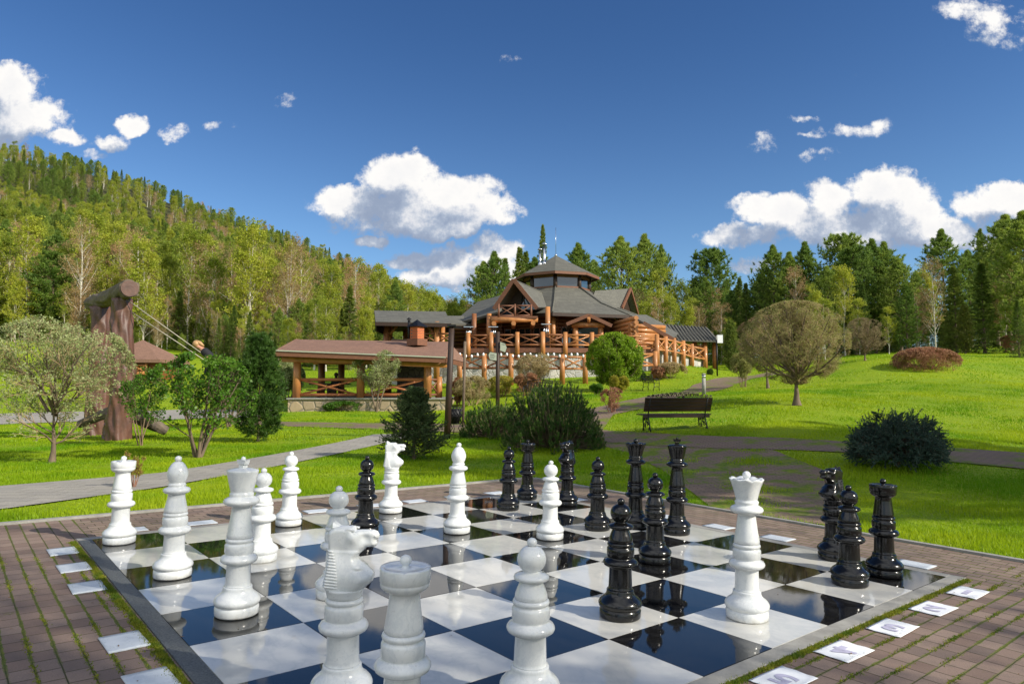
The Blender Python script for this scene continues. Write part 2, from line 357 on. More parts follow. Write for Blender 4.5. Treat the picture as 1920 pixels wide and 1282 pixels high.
M_stone2 = stonemat('ochre_stone_plinth', (.44, .33, .20), (.30, .24, .17), (.22, .19, .15), 2.2)
M_stoned = stonemat('dark_stone_hearth', (.12, .11, .09), (.05, .05, .05), (.03, .03, .03), 3)
def brickmat():
    m, q, b = new_mat('orange_bricks'); tc = q.N('ShaderNodeTexCoord'); s = q.N('ShaderNodeSeparateXYZ', ins={0: tc.outputs['Object']})
    cv = q.N('ShaderNodeCombineXYZ', ins={0: q.M('ADD', s.outputs[0], s.outputs[1]), 1: s.outputs[2]}).outputs[0]
    br = q.N('ShaderNodeTexBrick', ins={'Vector': cv, 'Color1': (.62, .16, .035, 1), 'Color2': (.48, .11, .028, 1), 'Mortar': (.16, .10, .07, 1), 'Scale': 1, 'Mortar Size': .012, 'Brick Width': .25, 'Row Height': .085})
    q.l.new(br.outputs[0], b.inputs['Base Color']); b.inputs['Roughness'].default_value = .8; return m
M_brick = brickmat()

# grass ground under the blades
def grassmat():
    m, q, b = new_mat('lawn_grass'); tc = q.N('ShaderNodeTexCoord'); v = tc.outputs['Object']
    n1 = q.noise(v, .22, 5, .6); n2 = q.noise(v, 2.2, 6, .7); n3 = q.noise(q.V('MULTIPLY', v, (1, .35, 1)), 24, 4, .7)
    c = q.mix(q.rng(n1, .35, .65), (.19, .32, .008), (.33, .42, .010)); c = q.mix(q.rng(n2, .45, .75, 0, .7), c, (.38, .40, .018)); c = q.mix(q.rng(n3, .3, .75, .0, .75), c, (.09, .17, .006))
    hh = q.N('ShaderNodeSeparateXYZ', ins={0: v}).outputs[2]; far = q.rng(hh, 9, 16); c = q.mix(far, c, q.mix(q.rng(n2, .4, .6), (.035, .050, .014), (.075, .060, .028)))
    q.l.new(c, b.inputs['Base Color']); b.inputs['Roughness'].default_value = .75; b.inputs['Specular IOR Level'].default_value = .2; bump(q, b, n3, .9, .05); return m
M_grass = grassmat()
M_blade = leafmat('grass_blades', (.14, .31, .004), (.40, .49, .012), .45, .5, 0, .30, .25)
M_moss = leafmat('moss_tufts', (.10, .17, .012), (.26, .27, .02), .3, .7, 0, 9)

def pavermat():
    m, q, b = new_mat('mossy_brick_paving'); tc = q.N('ShaderNodeTexCoord'); v = tc.outputs['Object']; s = q.N('ShaderNodeSeparateXYZ', ins={0: v})
    x, y = s.outputs[0], s.outputs[1]                        # x along b, y along a, metres
    v = q.V('ADD', v, q.V('SCALE', q.V('SUBTRACT', q.noise(v, 1.3, 3, .5, 'Color'), (.5, .5, .5)), scale=.016))
    s2 = q.N('ShaderNodeSeparateXYZ', ins={0: v}); X, Y = s2.outputs[0], s2.outputs[1]
    swap = q.M('MULTIPLY', q.M('LESS_THAN', x, 0), q.M('GREATER_THAN', y, 0)); swap = q.M('MAXIMUM', swap, q.M('MULTIPLY', q.M('GREATER_THAN', x, 5.6), q.M('GREATER_THAN', y, 0)))
    swap = q.M('MULTIPLY', swap, q.M('LESS_THAN', y, 5.6))
    along = q.M('ADD', q.M('MULTIPLY', X, q.M('SUBTRACT', 1, swap)), q.M('MULTIPLY', Y, swap)); acr = q.M('ADD', q.M('MULTIPLY', Y, q.M('SUBTRACT', 1, swap)), q.M('MULTIPLY', X, swap))
    cv = q.N('ShaderNodeCombineXYZ', ins={0: along, 1: acr}).outputs[0]
    br = q.N('ShaderNodeTexBrick', offset=.5, ins={'Vector': cv, 'Color1': (0, 0, 0, 1), 'Color2': (1, 1, 1, 1), 'Mortar': (.5, .5, .5, 1), 'Scale': 1, 'Mortar Size': .0045, 'Mortar Smooth': .5, 'Brick Width': .168, 'Row Height': .122, 'Bias': 0})
    c = q.ramp(br.outputs[0], [(0, (.175, .118, .095)), (.35, (.245, .172, .138)), (.7, (.285, .21, .17)), (1, (.14, .105, .092))])
    c = q.mix(q.rng(q.noise(v, .9, 5, .65), .35, .7, 0, .5), c, (.30, .215, .17)); c = q.mix(q.rng(q.noise(v, 120, 3, .7), .3, .75, 0, .5), c, (.10, .075, .062))
    c = q.mix(q.rng(q.noise(v, 7, 5, .6), .55, .8, 0, .5), c, (.12, .10, .085))
    # long joints carry moss, cross joints mostly sand
    fr = q.M('FRACT', q.M('DIVIDE', acr, .122)); dj = q.M('MINIMUM', fr, q.M('SUBTRACT', 1, fr)); wj = q.rng(q.noise(v, 9, 5, .7), .3, .75, .02, .15)
    near = q.M('SMOOTH_MIN', 1, 1, .1)
    gm = q.M('LESS_THAN', dj, wj); mm = q.noise(v, .8, 4, .6); gm = q.M('MULTIPLY', gm, q.rng(mm, .36, .52))
    moss = q.mix(q.rng(q.noise(v, 40, 4, .7), .35, .7), (.045, .085, .008), (.17, .17, .02)); jt = q.mix(q.rng(q.noise(v, 5, 3), .4, .6), (.030, .026, .018), (.06, .055, .02))
    c = q.mix(br.outputs[1], c, jt); c = q.mix(q.M('MULTIPLY', gm, .9), c, moss); c = q.mix(q.M('MULTIPLY', q.rng(q.noise(v, 3, 6, .75), .62, .70), .6), c, moss)
    q.l.new(c, b.inputs['Base Color']); b.inputs['Roughness'].default_value = .82; b.inputs['Specular IOR Level'].default_value = .3
    hb = q.M('ADD', q.M('MULTIPLY', br.outputs[1], -1), q.M('MULTIPLY', q.noise(v, 90, 4, .7), .35)); bump(q, b, hb, .7, .008); return m
M_paver = pavermat()
def pathmat(name, c1, c2, edge, grassy, w_=.42, hgt=.2):
    m, q, b = new_mat(name); tc = q.N('ShaderNodeTexCoord'); v = tc.outputs['Object']
    br = q.N('ShaderNodeTexBrick', ins={'Vector': v, 'Color1': c1 + (1,), 'Color2': c2 + (1,), 'Mortar': edge + (1,), 'Scale': 1, 'Mortar Size': .012, 'Brick Width': w_, 'Row Height': hgt})
    c = q.mix(q.rng(q.noise(v, 1.2, 6, .7), .35, .7, 0, .6), br.outputs[0], tuple(x * .72 for x in c2)); c = q.mix(q.rng(q.noise(v, 60, 3, .7), .3, .75, 0, .4), c, tuple(x * .6 for x in c1))
    if grassy:
        mk = q.rng(q.noise(q.V('MULTIPLY', v, (1.0, 1.2, 1)), 1.1, 7, .72), .52 - grassy * .1, .60 - grassy * .1)
        gc = q.mix(q.rng(q.noise(v, 12, 4, .7), .35, .7), (.075, .15, .012), (.24, .25, .03)); c = q.mix(mk, c, gc)
    q.l.new(c, b.inputs['Base Color']); b.inputs['Roughness'].default_value = .88; b.inputs['Specular IOR Level'].default_value = .2
    bump(q, b, q.noise(v, 30, 4, .7), .6, .02); return m
M_path = pathmat('grey_slab_path', (.40, .37, .32), (.33, .31, .28), (.20, .19, .16), 0, .5, .3)
M_path2 = pathmat('worn_brick_path', (.29, .205, .15), (.23, .165, .125), (.13, .10, .075), .2, .2, .1)
M_path3 = pathmat('patchy_earth_path', (.31, .22, .155), (.24, .17, .125), (.15, .115, .08), .5, .2, .1)

# ------------------------------------------------------------ the setting
def struct(name, me, m): return prop(obj(name, me, m), kind='structure')
rr = np.concatenate([[0], np.geomspace(.6, 60, 170), np.geomspace(62, 6000, 110)]); na = 420
th = []
tf = np.linspace(radians(90 - 52), radians(90 + 52), 300, endpoint=False); tb = np.linspace(radians(90 + 52), radians(360 + 90 - 52), 120, endpoint=False)
th = np.concatenate([tf, tb]); na = len(th)
RR, TH = np.meshgrid(rr[1:], th, indexing='ij'); gx = RR * np.cos(TH); gy = RR * np.sin(TH)
gv = np.concatenate([[[0, 0, h(0, 0)]], np.stack([gx.ravel(), gy.ravel(), H(gx, gy).ravel()], 1)])
ii, jj = np.meshgrid(np.arange(len(rr) - 2), np.arange(na), indexing='ij'); k0 = 1 + ii * na + jj; k1 = 1 + ii * na + (jj + 1) % na
qf = np.stack([k0, k0 + na, k1 + na, k1], -1).reshape(-1, 4)
tfc = np.stack([np.zeros(na, int), 1 + np.arange(na), 1 + (np.arange(na) + 1) % na], 1)
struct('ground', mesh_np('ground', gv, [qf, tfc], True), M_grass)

def bq(a0, a1, b0, b1, z=0):       # a rectangle of the plaza, in board metres (x along b, y along a)
    return [(b0 * T, a0 * T, z), (b1 * T, a0 * T, z), (b1 * T, a1 * T, z), (b0 * T, a1 * T, z)]
def on_board(o): o.matrix_world = Matrix.Translation(BO) @ BM; return o
m = MB()
cut = [(-.17, 8.17)]
R8 = 8.17
for a0, a1, b0, b1 in [(PA0, PA1, PB0, -.17), (PA0, PA1, 8.17, PB1), (PA0, -.17, -.17, 8.17), (8.17, PA1, -.17, 8.17)]:
    nx = 6; m.add(bq(a0, a1, b0, b1), [(0, 1, 2, 3)])
pl = m.build('plaza_paving', M_paver, local=True); prop(pl, kind='structure'); on_board(pl)
# low stone kerb round the plaza
m = MB()
m.box(((PB1 + .06) * T, (PA0 + PA1) / 2 * T, .0), (.07, (PA1 - PA0) * T + .1, .05)); m.box((((PB0 + PB1) / 2 - .05) * T, (PA0 - .06) * T, -.002), ((PB1 - PB0) * T, .07, .05))
on_board(prop(m.build('plaza_kerb', M_concrete, local=True), kind='structure'))

# chessboard: one thing, each row of tiles inside its two tile meshes
bt = thing('chessboard', 'giant outdoor chessboard of polished black and white stone tiles in a stone border', 'chessboard')
bt.matrix_world = Matrix.Translation(BO) @ BM
wm = MB(); bm_ = MB(); rnd = random.Random(3)
for a in range(8):
    for b in range(8):
        mm = bm_ if (a + b) % 2 == 0 else wm; gq = .0022; dz = rnd.uniform(-.0006, .0006); tx = rnd.uniform(-.0004, .0004); ty = rnd.uniform(-.0004, .0004)
        x0, x1, y0, y1 = b * T + gq, (b + 1) * T - gq, a * T + gq, (a + 1) * T - gq; zt = .006 + dz
        mm.add([(x0, y0, zt - tx - ty), (x1, y0, zt + tx - ty), (x1, y1, zt + tx + ty), (x0, y1, zt - tx + ty), (x0, y0, -.01), (x1, y0, -.01), (x1, y1, -.01), (x0, y1, -.01)],
               [(0, 1, 2, 3), (0, 4, 5, 1), (1, 5, 6, 2), (2, 6, 7, 3), (3, 7, 4, 0)])
o = wm.build('white_tiles', M_wtile, bt, local=True); o = bm_.build('black_tiles', M_btile, bt, local=True)
m = MB(); m.add(bq(-.02, 8.02, -.02, 8.02, -.002), [(0, 1, 2, 3)]); m.build('joint_bed', M_dark, bt, local=True)
m = MB()
m.box((-.085 * T, 4 * T, -.005), (.17 * T - .004, 8.34 * T, .024)); m.box((8.085 * T, 4 * T, -.005), (.17 * T - .004, 8.34 * T, .024)); m.box((4 * T, -.085 * T, -.005), (8 * T, .17 * T - .004, .024))
m.build('stone_border', M_concrete, bt, local=True, bevel=.004)
m = MB(); m.box((4 * T, 8.085 * T, -.005), (8 * T, .17 * T - .004, .026)); m.build('granite_border', M_granite, bt, local=True, bevel=.004)

# plates and paper sheets round the board
def sheet(px_a, px_b, wa, wb, th_, m_, name, label, cat, group, rot=0, glyph=None, seed=0):
    r = random.Random(seed); t = thing(name, label, cat, bpos(px_a, px_b), 0, group); t.matrix_world = Matrix.Translation(bpos(px_a, px_b)) @ BM @ Matrix.Rotation(rot + r.uniform(-.03, .03), 4, 'Z')
    mm = MB(); n = 9; vs = []; cl = .0 if th_ > .004 else .006
    for i in range(n):
        for j in range(n):
            u = i / (n - 1) * 2 - 1; v = j / (n - 1) * 2 - 1; e = (max(abs(u), abs(v)) ** 6)
            vs.append((u * wb / 2 * (1 + r.uniform(-.006, .006) * (abs(u) > .99)), v * wa / 2, .003 + th_ + cl * e * (.4 + .6 * sin(u * 3 + seed) ** 2)))
    top = [(i * n + j, (i + 1) * n + j, (i + 1) * n + j + 1, i * n + j + 1) for i in range(n - 1) for j in range(n - 1)]
    mm.add(vs, top, True); k = n * n
    bd = [i * n for i in range(n)] + [(n - 1) * n + j for j in range(1, n)] + [i * n + n - 1 for i in range(n - 2, -1, -1)] + [j for j in range(n - 2, 0, -1)]
    low = [(vs[i][0], vs[i][1], vs[i][2] - th_) for i in bd]; b0 = len(mm.v); mm.add(low, [tuple(reversed(range(len(bd))))])
    for i in range(len(bd)): mm.f.append((bd[i], b0 + i, b0 + (i + 1) % len(bd), bd[(i + 1) % len(bd)])); mm.sm.append(False)
    mm.build('plate' if th_ > .004 else 'paper', m_, t, local=True)
    if glyph:
        cu = bpy.data.curves.new('glyph', 'FONT'); cu.body = glyph; cu.size = .27; cu.align_x = 'CENTER'; cu.align_y = 'CENTER'; cu.extrude = .0004; cu.offset = .008
        tmp = bpy.data.objects.new('tmp', cu); COL.objects.link(tmp); dg = bpy.context.evaluated_depsgraph_get(); me = bpy.data.meshes.new_from_object(tmp.evaluated_get(dg)); bpy.data.objects.remove(tmp)
        go_ = obj('character', me, M_ink, t); go_.location = (0, 0, .003 + th_ + .0062); go_.rotation_euler = (0, 0, radians(0)); go_.scale = (1, .72, 1)
    return t
# near right side: paper sheets with one faded character each; files H..A seen in order
side = ['nearest the right board corner', 'second from the right board corner', 'third from the right board corner', 'fourth from the right board corner', 'fifth from the right board corner', 'sixth from the right board corner']
for i, ch in enumerate(['1', '2', '3', '4', '5', '6']):
    sheet(.56 + i * .995, -.41, .335, .215, .0012, M_paper, 'paper_sheet', 'white paper sheet with violet number %s, %s' % (ch, side[i]), 'paper sheet', 'paper number sheets beside the board', 0, ch, i)
places = {7: 'farthest of the left row', 6: 'second farthest of the left row', 5: 'third farthest of the left row', 3: 'fourth farthest, after a gap in the left row', 2: 'nearest of the left row, cut by the frame'}
for b in (7, 6, 5, 3, 2):
    a_ = .43; sheet(8.41, b + a_, .22, .31, .0055, M_plate, 'stone_plate', 'grey marble plate left of the board, ' + places[b], 'plate', 'marble plates round the board', 0, None, 20 + b)
far = [(7.2, 'beside the far left white rook'), (6.3, 'behind the white bishop'), (5.0, 'behind the far white pawn'), (4.0, 'left of the black pawn'), (3.2, 'behind the white knight'), (2.5, 'right of the white knight'), (1.1, 'behind the white bishop in the middle'), (.5, 'left of the far black rook')]
for i, (a, s_) in enumerate([(7.45, far[0][1]), (6.45, far[1][1]), (5.45, far[2][1]), (4.5, far[3][1]), (3.45, far[4][1]), (2.5, far[5][1]), (1.5, far[6][1]), (.5, far[7][1])]):
    sheet(a, 8.42, .31, .22, .0055, M_plate, 'stone_plate', 'white marble plate past the far edge, ' + s_, 'plate', 'marble plates round the board', 0, None, 40 + i)
for i, (b, s_) in enumerate([(.5, 'right of the corner black rook'), (1.5, 'behind the right black knight'), (2.45, 'just right of the white queen'), (3.5, 'right of the black king'), (4.5, 'behind the black queen'), (6.9, 'right of the far black knight')]):
    sheet(-.36, b, .22, .31, .0055, M_plate, 'stone_plate', 'pale marble plate past the right far edge, ' + s_, 'plate', 'marble plates round the board', 0, None, 60 + i)

# moss strip and tufts along the border
def blades(P, hgt, wid, lean, rs, per=1, segs=1):
    """P (n,3) roots -> vertical-ish triangles"""
    n = len(P); an = rs.uniform(0, 2 * pi, n); hh = hgt * rs.uniform(.55, 1.25, n); ww = wid * rs.uniform(.7, 1.3, n)
    dx = np.stack([np.cos(an), np.sin(an), np.zeros(n)], 1) * ww[:, None] * .5; la = rs.uniform(0, 2 * pi, n); lm = rs.uniform(0, 1, n) * lean * hh
    tip = P + np.stack([np.cos(la) * lm, np.sin(la) * lm, hh], 1); V = np.stack([P - dx, P + dx, tip], 1).reshape(-1, 3)
    return V, np.arange(3 * n).reshape(-1, 3)
rs = np.random.RandomState(5)
def bw(al, be, z):   # arrays in tiles -> world
    return np.array(BO)[None] + np.outer(al * T, BA) + np.outer(be * T, BB) + np.outer(z, BN)
n = 15000; al = rs.uniform(-.1, 8.4, n); be = -.21 + rs.normal(0, .020, n); k = np.sin(al * 5.1) * np.sin(al * 1.7 + 1) + rs.uniform(-.9, .6, n) > -.7; P1 = bw(al[k], be[k], np.full(k.sum(), .0))
n = 15000; be = rs.uniform(-.2, 8.0, n); al = 8.20 + np.abs(rs.normal(0, .035, n)); k = np.sin(be * 4.1) * np.sin(be * 1.3 + 2) + rs.uniform(-.9, .6, n) > -.8; P2 = bw(al[k], be[k], np.full(k.sum(), .0))
n = 900; cl_ = []
for c_ in range(130):
    a_ = rs.uniform(-1.5, 8.2); b_ = -rs.exponential(1.1) - .2; rr_ = int((-b_ * T) / .122) * .122 + .122; b_ = -rr_ / T
    cl_.append(np.stack([a_ + rs.normal(0, .12, 60), b_ + rs.normal(0, .015, 60)], 1))
for c_ in range(110):
    b_ = rs.uniform(0, 7.5); a_ = 8.2 + rs.exponential(1.0); a_ = round(a_ * T / .122) * .122 / T
    cl_.append(np.stack([a_ + rs.normal(0, .015, 50), b_ + rs.normal(0, .12, 50)], 1))
cl_ = np.concatenate(cl_); P3 = bw(cl_[:, 0], cl_[:, 1], np.zeros(len(cl_)))
v1, f1 = blades(np.concatenate([P1, P2]), .015, .009, 1.2, rs); v2, f2 = blades(P3, .009, .008, 1.5, rs)
prop(obj('moss', mesh_np('moss', np.concatenate([v1, v2]), [np.concatenate([f1, f2 + len(v1)])]), M_moss), 'yellow green moss along the stone border and in the brick joints', 'moss', kind='stuff')

# paths draped on the ground
def drape(name, top, bot, m_, dz=.012, nu=90, nv=14):
    def rs_(pts, n):
        P = [np.array(p) for p in pts]; L = np.cumsum([0] + [np.linalg.norm(P[i + 1] - P[i]) for i in range(len(P) - 1)]); t = np.linspace(0, L[-1], n)
        return np.stack([np.interp(t, L, [p[k] for p in P]) for k in (0, 1)], 1)
    A_ = rs_(top, nu); B_ = rs_(bot, nu); s = np.linspace(0, 1, nv)[None, :, None]; G = A_[:, None] * (1 - s) + B_[:, None] * s
    Z = H(G[..., 0], G[..., 1]) + dz; V = np.concatenate([G, Z[..., None]], -1).reshape(-1, 3)
    i, j = np.meshgrid(np.arange(nu - 1), np.arange(nv - 1), indexing='ij'); k = i * nv + j; Fq = np.stack([k, k + nv, k + nv + 1, k + 1], -1).reshape(-1, 4)
    nrm = np.cross(V[Fq[0][1]] - V[Fq[0][0]], V[Fq[0][3]] - V[Fq[0][0]])
    if nrm[2] < 0: Fq = Fq[:, ::-1]
    struct(name, mesh_np(name, V, [Fq], True), m_); return np.concatenate([A_, B_[::-1]])
def gp(l): return [tuple(gpt(*p)[:2]) for p in l]
PATHS = []
PATHS.append(drape('stone_path', [(-14, 4.6), (-9.2, 9.0), (-7.9, 10.82), (-6.3, 12.5), (-4.15, 20.9)], [(-12.5, 2.6), (-7.4, 6.9), (-6.13, 8.4), (-5.26, 10.48), (-2.75, 20.9)], M_path, .02))
PATHS.append(drape('brick_path', gp([(430, 789), (520, 791), (720, 793), (860, 796), (1120, 806), (1350, 819), (1600, 830), (1920, 850), (2300, 875)]), gp([(430, 796), (520, 799), (720, 806), (860, 811), (1120, 829), (1350, 842), (1600, 850), (1920, 880), (2300, 920)]), M_path2, .02))
PATHS.append(drape('earth_path', gp([(1100, 828), (1180, 850), (1240, 880), (1300, 925), (1335, 956)]), gp([(1440, 840), (1540, 880), (1590, 925), (1600, 960), (1600, 992)]), M_path3, .012))
PATHS.append(drape('garden_path', gp([(1090, 800), (1105, 768), (1200, 747), (1300, 722), (1385, 706), (1440, 698)]), gp([(1130, 806), (1150, 778), (1240, 760), (1330, 735), (1400, 713), (1460, 701)]), M_path2, .025))
PATHS.append(drape('far_path', gp([(-80, 778), (0, 776), (150, 772), (350, 768), (520, 768)]), gp([(-80, 800), (0, 796), (150, 790), (350, 786), (520, 783)]), M_path, .025))
def in_poly(P, x, y):
    r = np.zeros(len(x), bool); n = len(P)
    for i in range(n):
        x0, y0 = P[i]; x1, y1 = P[(i + 1) % n]; c = ((y0 > y) != (y1 > y)) & (x < (x1 - x0) * (y - y0) / (y1 - y0 + 1e-12) + x0); r ^= c
    return r

# grass blades, denser near
def lawn(n, d0, d1, hgt, wid, rs):
    u = rs.uniform(-.80, .80, n); D = np.sqrt(rs.uniform(d0 * d0, d1 * d1, n)); x = u * D; y = D
    a, b = to_ab(x, y); ok = ~((a > PA0 - .1) & (a < PA1) & (b > PB0) & (b < PB1 + .1))
    for i_, P in enumerate(PATHS):
        if i_ == 2: ok &= ~(in_poly(P, x, y) & (np.sin(x * 3.1 + y * 1.3) * np.sin(y * 2.7 - x) + rs.uniform(-.5, .5, n) < .45))
        else: ok &= ~in_poly(P, x, y)
    x, y = x[ok], y[ok]; P = np.stack([x, y, H(x, y) - .005], 1); cl = .75 + .5 * np.sin(x * 1.7 + np.sin(y * 1.3)) * np.sin(y * 1.9)
    V, f = blades(P, 1.0, wid, .6, rs); V = V.reshape(-1, 3, 3); tip = (V[:, 2] - P) * (hgt * cl)[:, None]; V[:, 2] = P + tip; return V.reshape(-1, 3), f
Vs = []; Fs = []; off = 0
for a_ in [(150000, 6, 12, .065, .011), (170000, 12, 19, .07, .016), (150000, 19, 32, .07, .028), (110000, 32, 60, .08, .05)]:
    V, f = lawn(*a_, rs); Vs.append(V); Fs.append(f + off); off += len(V)
prop(obj('grass', mesh_np('grass', np.concatenate(Vs), [np.concatenate(Fs)]), M_blade), 'short bright green lawn grass around the plaza and paths', 'grass', kind='stuff')

# ------------------------------------------------------------ chess pieces
BASE = [(.132, 0), (.140, .008), (.142, .014), (.142, .054), (.138, .061), (.134, .065), (.137, .070), (.146, .078), (.150, .092), (.149, .102), (.143, .114), (.129, .130), (.110, .143), (.099, .158), (.094, .174), (.0945, .184), (.090, .190)]
STEM = [(.086, .1905), (.083, .194), (.081, .21), (.077, .33), (.079, .337), (.100, .343), (.115, .353), (.121, .366), (.120, .375), (.112, .388), (.096, .397), (.088, .402), (.090, .408), (.0945, .414), (.0945, .462), (.091, .470), (.083, .475), (.084, .480), (.091, .486), (.093, .494), (.090, .502), (.084, .507)]
def arc(r, z0, z1, n=10, e=1.0, t0=0.12, t1=.9):
    zc = (z0 + z1) / 2; hz = (z1 - z0) / 2; return [(r * sin(pi * (t0 + (t1 - t0) * i / n)) ** e, zc - hz * cos(pi * (t0 + (t1 - t0) * i / n))) for i in range(n + 1)]
def knob(r, z, s=.014): return [(s, z - r * 1.1), (s * .9, z - r * .9)] + [(max(r * sin(pi * t), .0015), z - r * cos(pi * t) * .9) for t in [.2, .3, .42, .5, .6, .7, .8, .9, .97]]
HEADS = {
 'pawn': [(.080, .508), (.083, .513), (.081, .530), (.070, .562), (.058, .590), (.057, .594), (.074, .597), (.087, .604), (.090, .613), (.086, .623), (.070, .631), (.048, .636), (.042, .640)] + arc(.073, .634, .768, 14, .92, .16, .93) + knob(.026, .782, .013),
 'bishop': [(.082, .508), (.088, .513), (.087, .530), (.078, .570), (.067, .620), (.063, .650), (.068, .656), (.090, .664), (.101, .676), (.102, .688), (.094, .700), (.074, .708), (.062, .714), (.066, .720), (.069, .727), (.065, .736), (.058, .742), (.062, .750), (.073, .775), (.080, .805), (.078, .830), (.068, .860), (.050, .890), (.034, .905), (.022, .912)] + knob(.027, .932, .013),
 'rook': [(.080, .508), (.084, .513), (.082, .530), (.073, .590), (.067, .640), (.065, .668), (.070, .674), (.090, .684), (.103, .698), (.106, .712), (.104, .716), (.108, .720), (.110, .772), (.107, .779), (.090, .777), (.084, .772), (.030, .772), (.020, .774)] + knob(.026, .805, .016),
 'queen': [(.082, .508), (.087, .513), (.085, .535), (.072, .610), (.063, .680), (.060, .706), (.066, .711), (.092, .717), (.110, .730), (.113, .743), (.105, .757), (.085, .768), (.076, .774), (.080, .785), (.082, .793), (.077, .802), (.072, .806), (.074, .815), (.083, .850), (.095, .895), (.110, .938), (.116, .952), (.113, .958), (.100, .954), (.080, .946), (.040, .948), (.022, .950)] + knob(.029, .978, .017),
 'king': [(.082, .508), (.087, .513), (.085, .535), (.072, .610), (.063, .680), (.060, .712), (.066, .718), (.094, .726), (.114, .740), (.118, .754), (.110, .768), (.088, .780), (.076, .786), (.080, .797), (.078, .806), (.072, .812), (.074, .822), (.085, .865), (.096, .915), (.104, .950), (.104, .958), (.098, .963), (.060, .972), (.036, .976)],
}
def knight_head():
    m = MB(); m.lathe([(.080, .508), (.086, .514), (.088, .522), (.092, .545), (.095, .552)], 40)
    S = [(212, 606), (190, 565), (178, 546), (186, 505), (196, 440), (203, 370), (204, 300), (198, 230), (192, 185), (193, 135), (215, 108), (242, 90), (300, 85), (392, 84), (397, 116), (450, 112), (528, 110), (556, 120), (571, 146), (568, 176), (548, 186), (552, 206), (560, 216), (548, 240), (515, 247), (482, 250), (452, 282), (428, 304), (414, 330), (424, 352), (450, 372), (500, 412), (530, 440), (540, 466), (533, 508), (505, 540), (478, 566), (450, 590), (430, 606)]
    from mathutils.geometry import delaunay_2d_cdt
    P0 = [((X - 326) / 1476, .53 + (612 - Y) * .325 / 528) for X, Y in S]; P = []
    for a_, b_ in zip(P0, P0[1:] + P0[:1]):
        k = max(1, int(math.hypot(b_[0] - a_[0], b_[1] - a_[1]) / .006)); P += [(a_[0] + (b_[0] - a_[0]) * i / k, a_[1] + (b_[1] - a_[1]) * i / k) for i in range(k)]
    n = len(P); Q = np.array(P); Q2 = np.roll(Q, -1, 0); gxx, gzz = np.meshgrid(np.arange(-.11, .18, .0062), np.arange(.53, .86, .0062)); G = np.stack([gxx.ravel(), gzz.ravel()], 1)
    def dist(p): e = Q2 - Q; w = p - Q; t = np.clip((w * e).sum(1) / (e * e).sum(1), 0, 1); return float(np.sqrt((((Q + e * t[:, None]) - p) ** 2).sum(1)).min())
    G = [p for p, ok in zip(G, in_poly(P, G[:, 0], G[:, 1])) if ok and dist(p) > .004]
    vv, _, ff, *_x = delaunay_2d_cdt([Vector(p) for p in P] + [Vector(p) for p in G], [(i, (i + 1) % n) for i in range(n)], [], 1, 1e-6)
    def th(x, z):
        t = .076 if z < .60 else .076 - (z - .60) * .16
        if z > .74: t = .050 - max(0, x - .02) * .16
        t += .012 * math.exp(-((x - .045) ** 2 + (z - .80) ** 2) / .0007) + .012 * math.exp(-((x - .06) ** 2 + (z - .62) ** 2) / .003)
        t -= .012 * math.exp(-((x - .10) ** 2 + (z - .80) ** 2) / .0006) * (z > .76) + .010 * math.exp(-((x + .01) ** 2 + (z - .72) ** 2) / .002)
        return max(t, .016)
    rows = [[], []]; base = len(vv); vs = []
    for p in vv:
        d = dist(np.array(p)); wd = .045 if (p[1] < .66 and p[0] > 0) else .022; u = min(d / wd, 1); vs.append((p[0], -th(p[0], p[1]) * sqrt(max(0, 1 - (1 - u) ** 2)) - .0004, p[1]))
    vs += [(x, -y, z) for x, y, z in vs]; fs = [tuple(f) for f in ff] + [tuple(reversed([i + base for i in f])) for f in ff] + [(i, (i + 1) % n, (i + 1) % n + base, i + base) for i in range(n)]
    m.add(vs, fs, True)
    for k in range(13):                               # mane ridges down the neck
        z = .572 + k * .0138; x0_ = min(a_[0] for a_ in P if abs(a_[1] - z) < .006) + .003; w_ = .085 - .0045 * k; xs = [x0_ + w_ * f_ for f_ in (1, .75, .5, .3, .15, .05, 0)]
        def T_(x):
            d = dist(np.array((x, z))); u = min(d / .022, 1); return th(x, z) * sqrt(max(0, 1 - (1 - u) ** 2)) + .001
        half = [(x, -T_(x), z - .004 * (x - x0_) / w_) for x in xs]; m.tube(half + [(x, -y, z_) for x, y, z_ in reversed(half)], .0052, 6)
    for s in (-1, 1):
        m.ball((.055, s * .040, .815), .0105); m.ball((.150, s * .026, .812), .006)
        m.add([(-.085, s * .012, .845), (-.03, s * .012, .852), (-.06, s * .040, .846), (-.066, s * .022, .872)], [(0, 1, 3), (1, 2, 3), (2, 0, 3), (0, 2, 1)])
        m.bar((.010, s * .046, .842), (.052, s * .042, .838), .010, .008)
    return m
def king_cross(m):
    m.box((0, 0, .985), (.040, .040, .022)); m.add([(-.033, -.02, 1.0), (.033, -.02, 1.0), (.033, .02, 1.0), (-.033, .02, 1.0), (-.040, -.022, 1.03), (.040, -.022, 1.03), (.040, .022, 1.03), (-.040, .022, 1.03)], [(3, 2, 1, 0), (4, 5, 6, 7), (0, 1, 5, 4), (1, 2, 6, 5), (2, 3, 7, 6), (3, 0, 4, 7)])
    m.ball((0, 0, 1.036), .016)
PIECE = {}
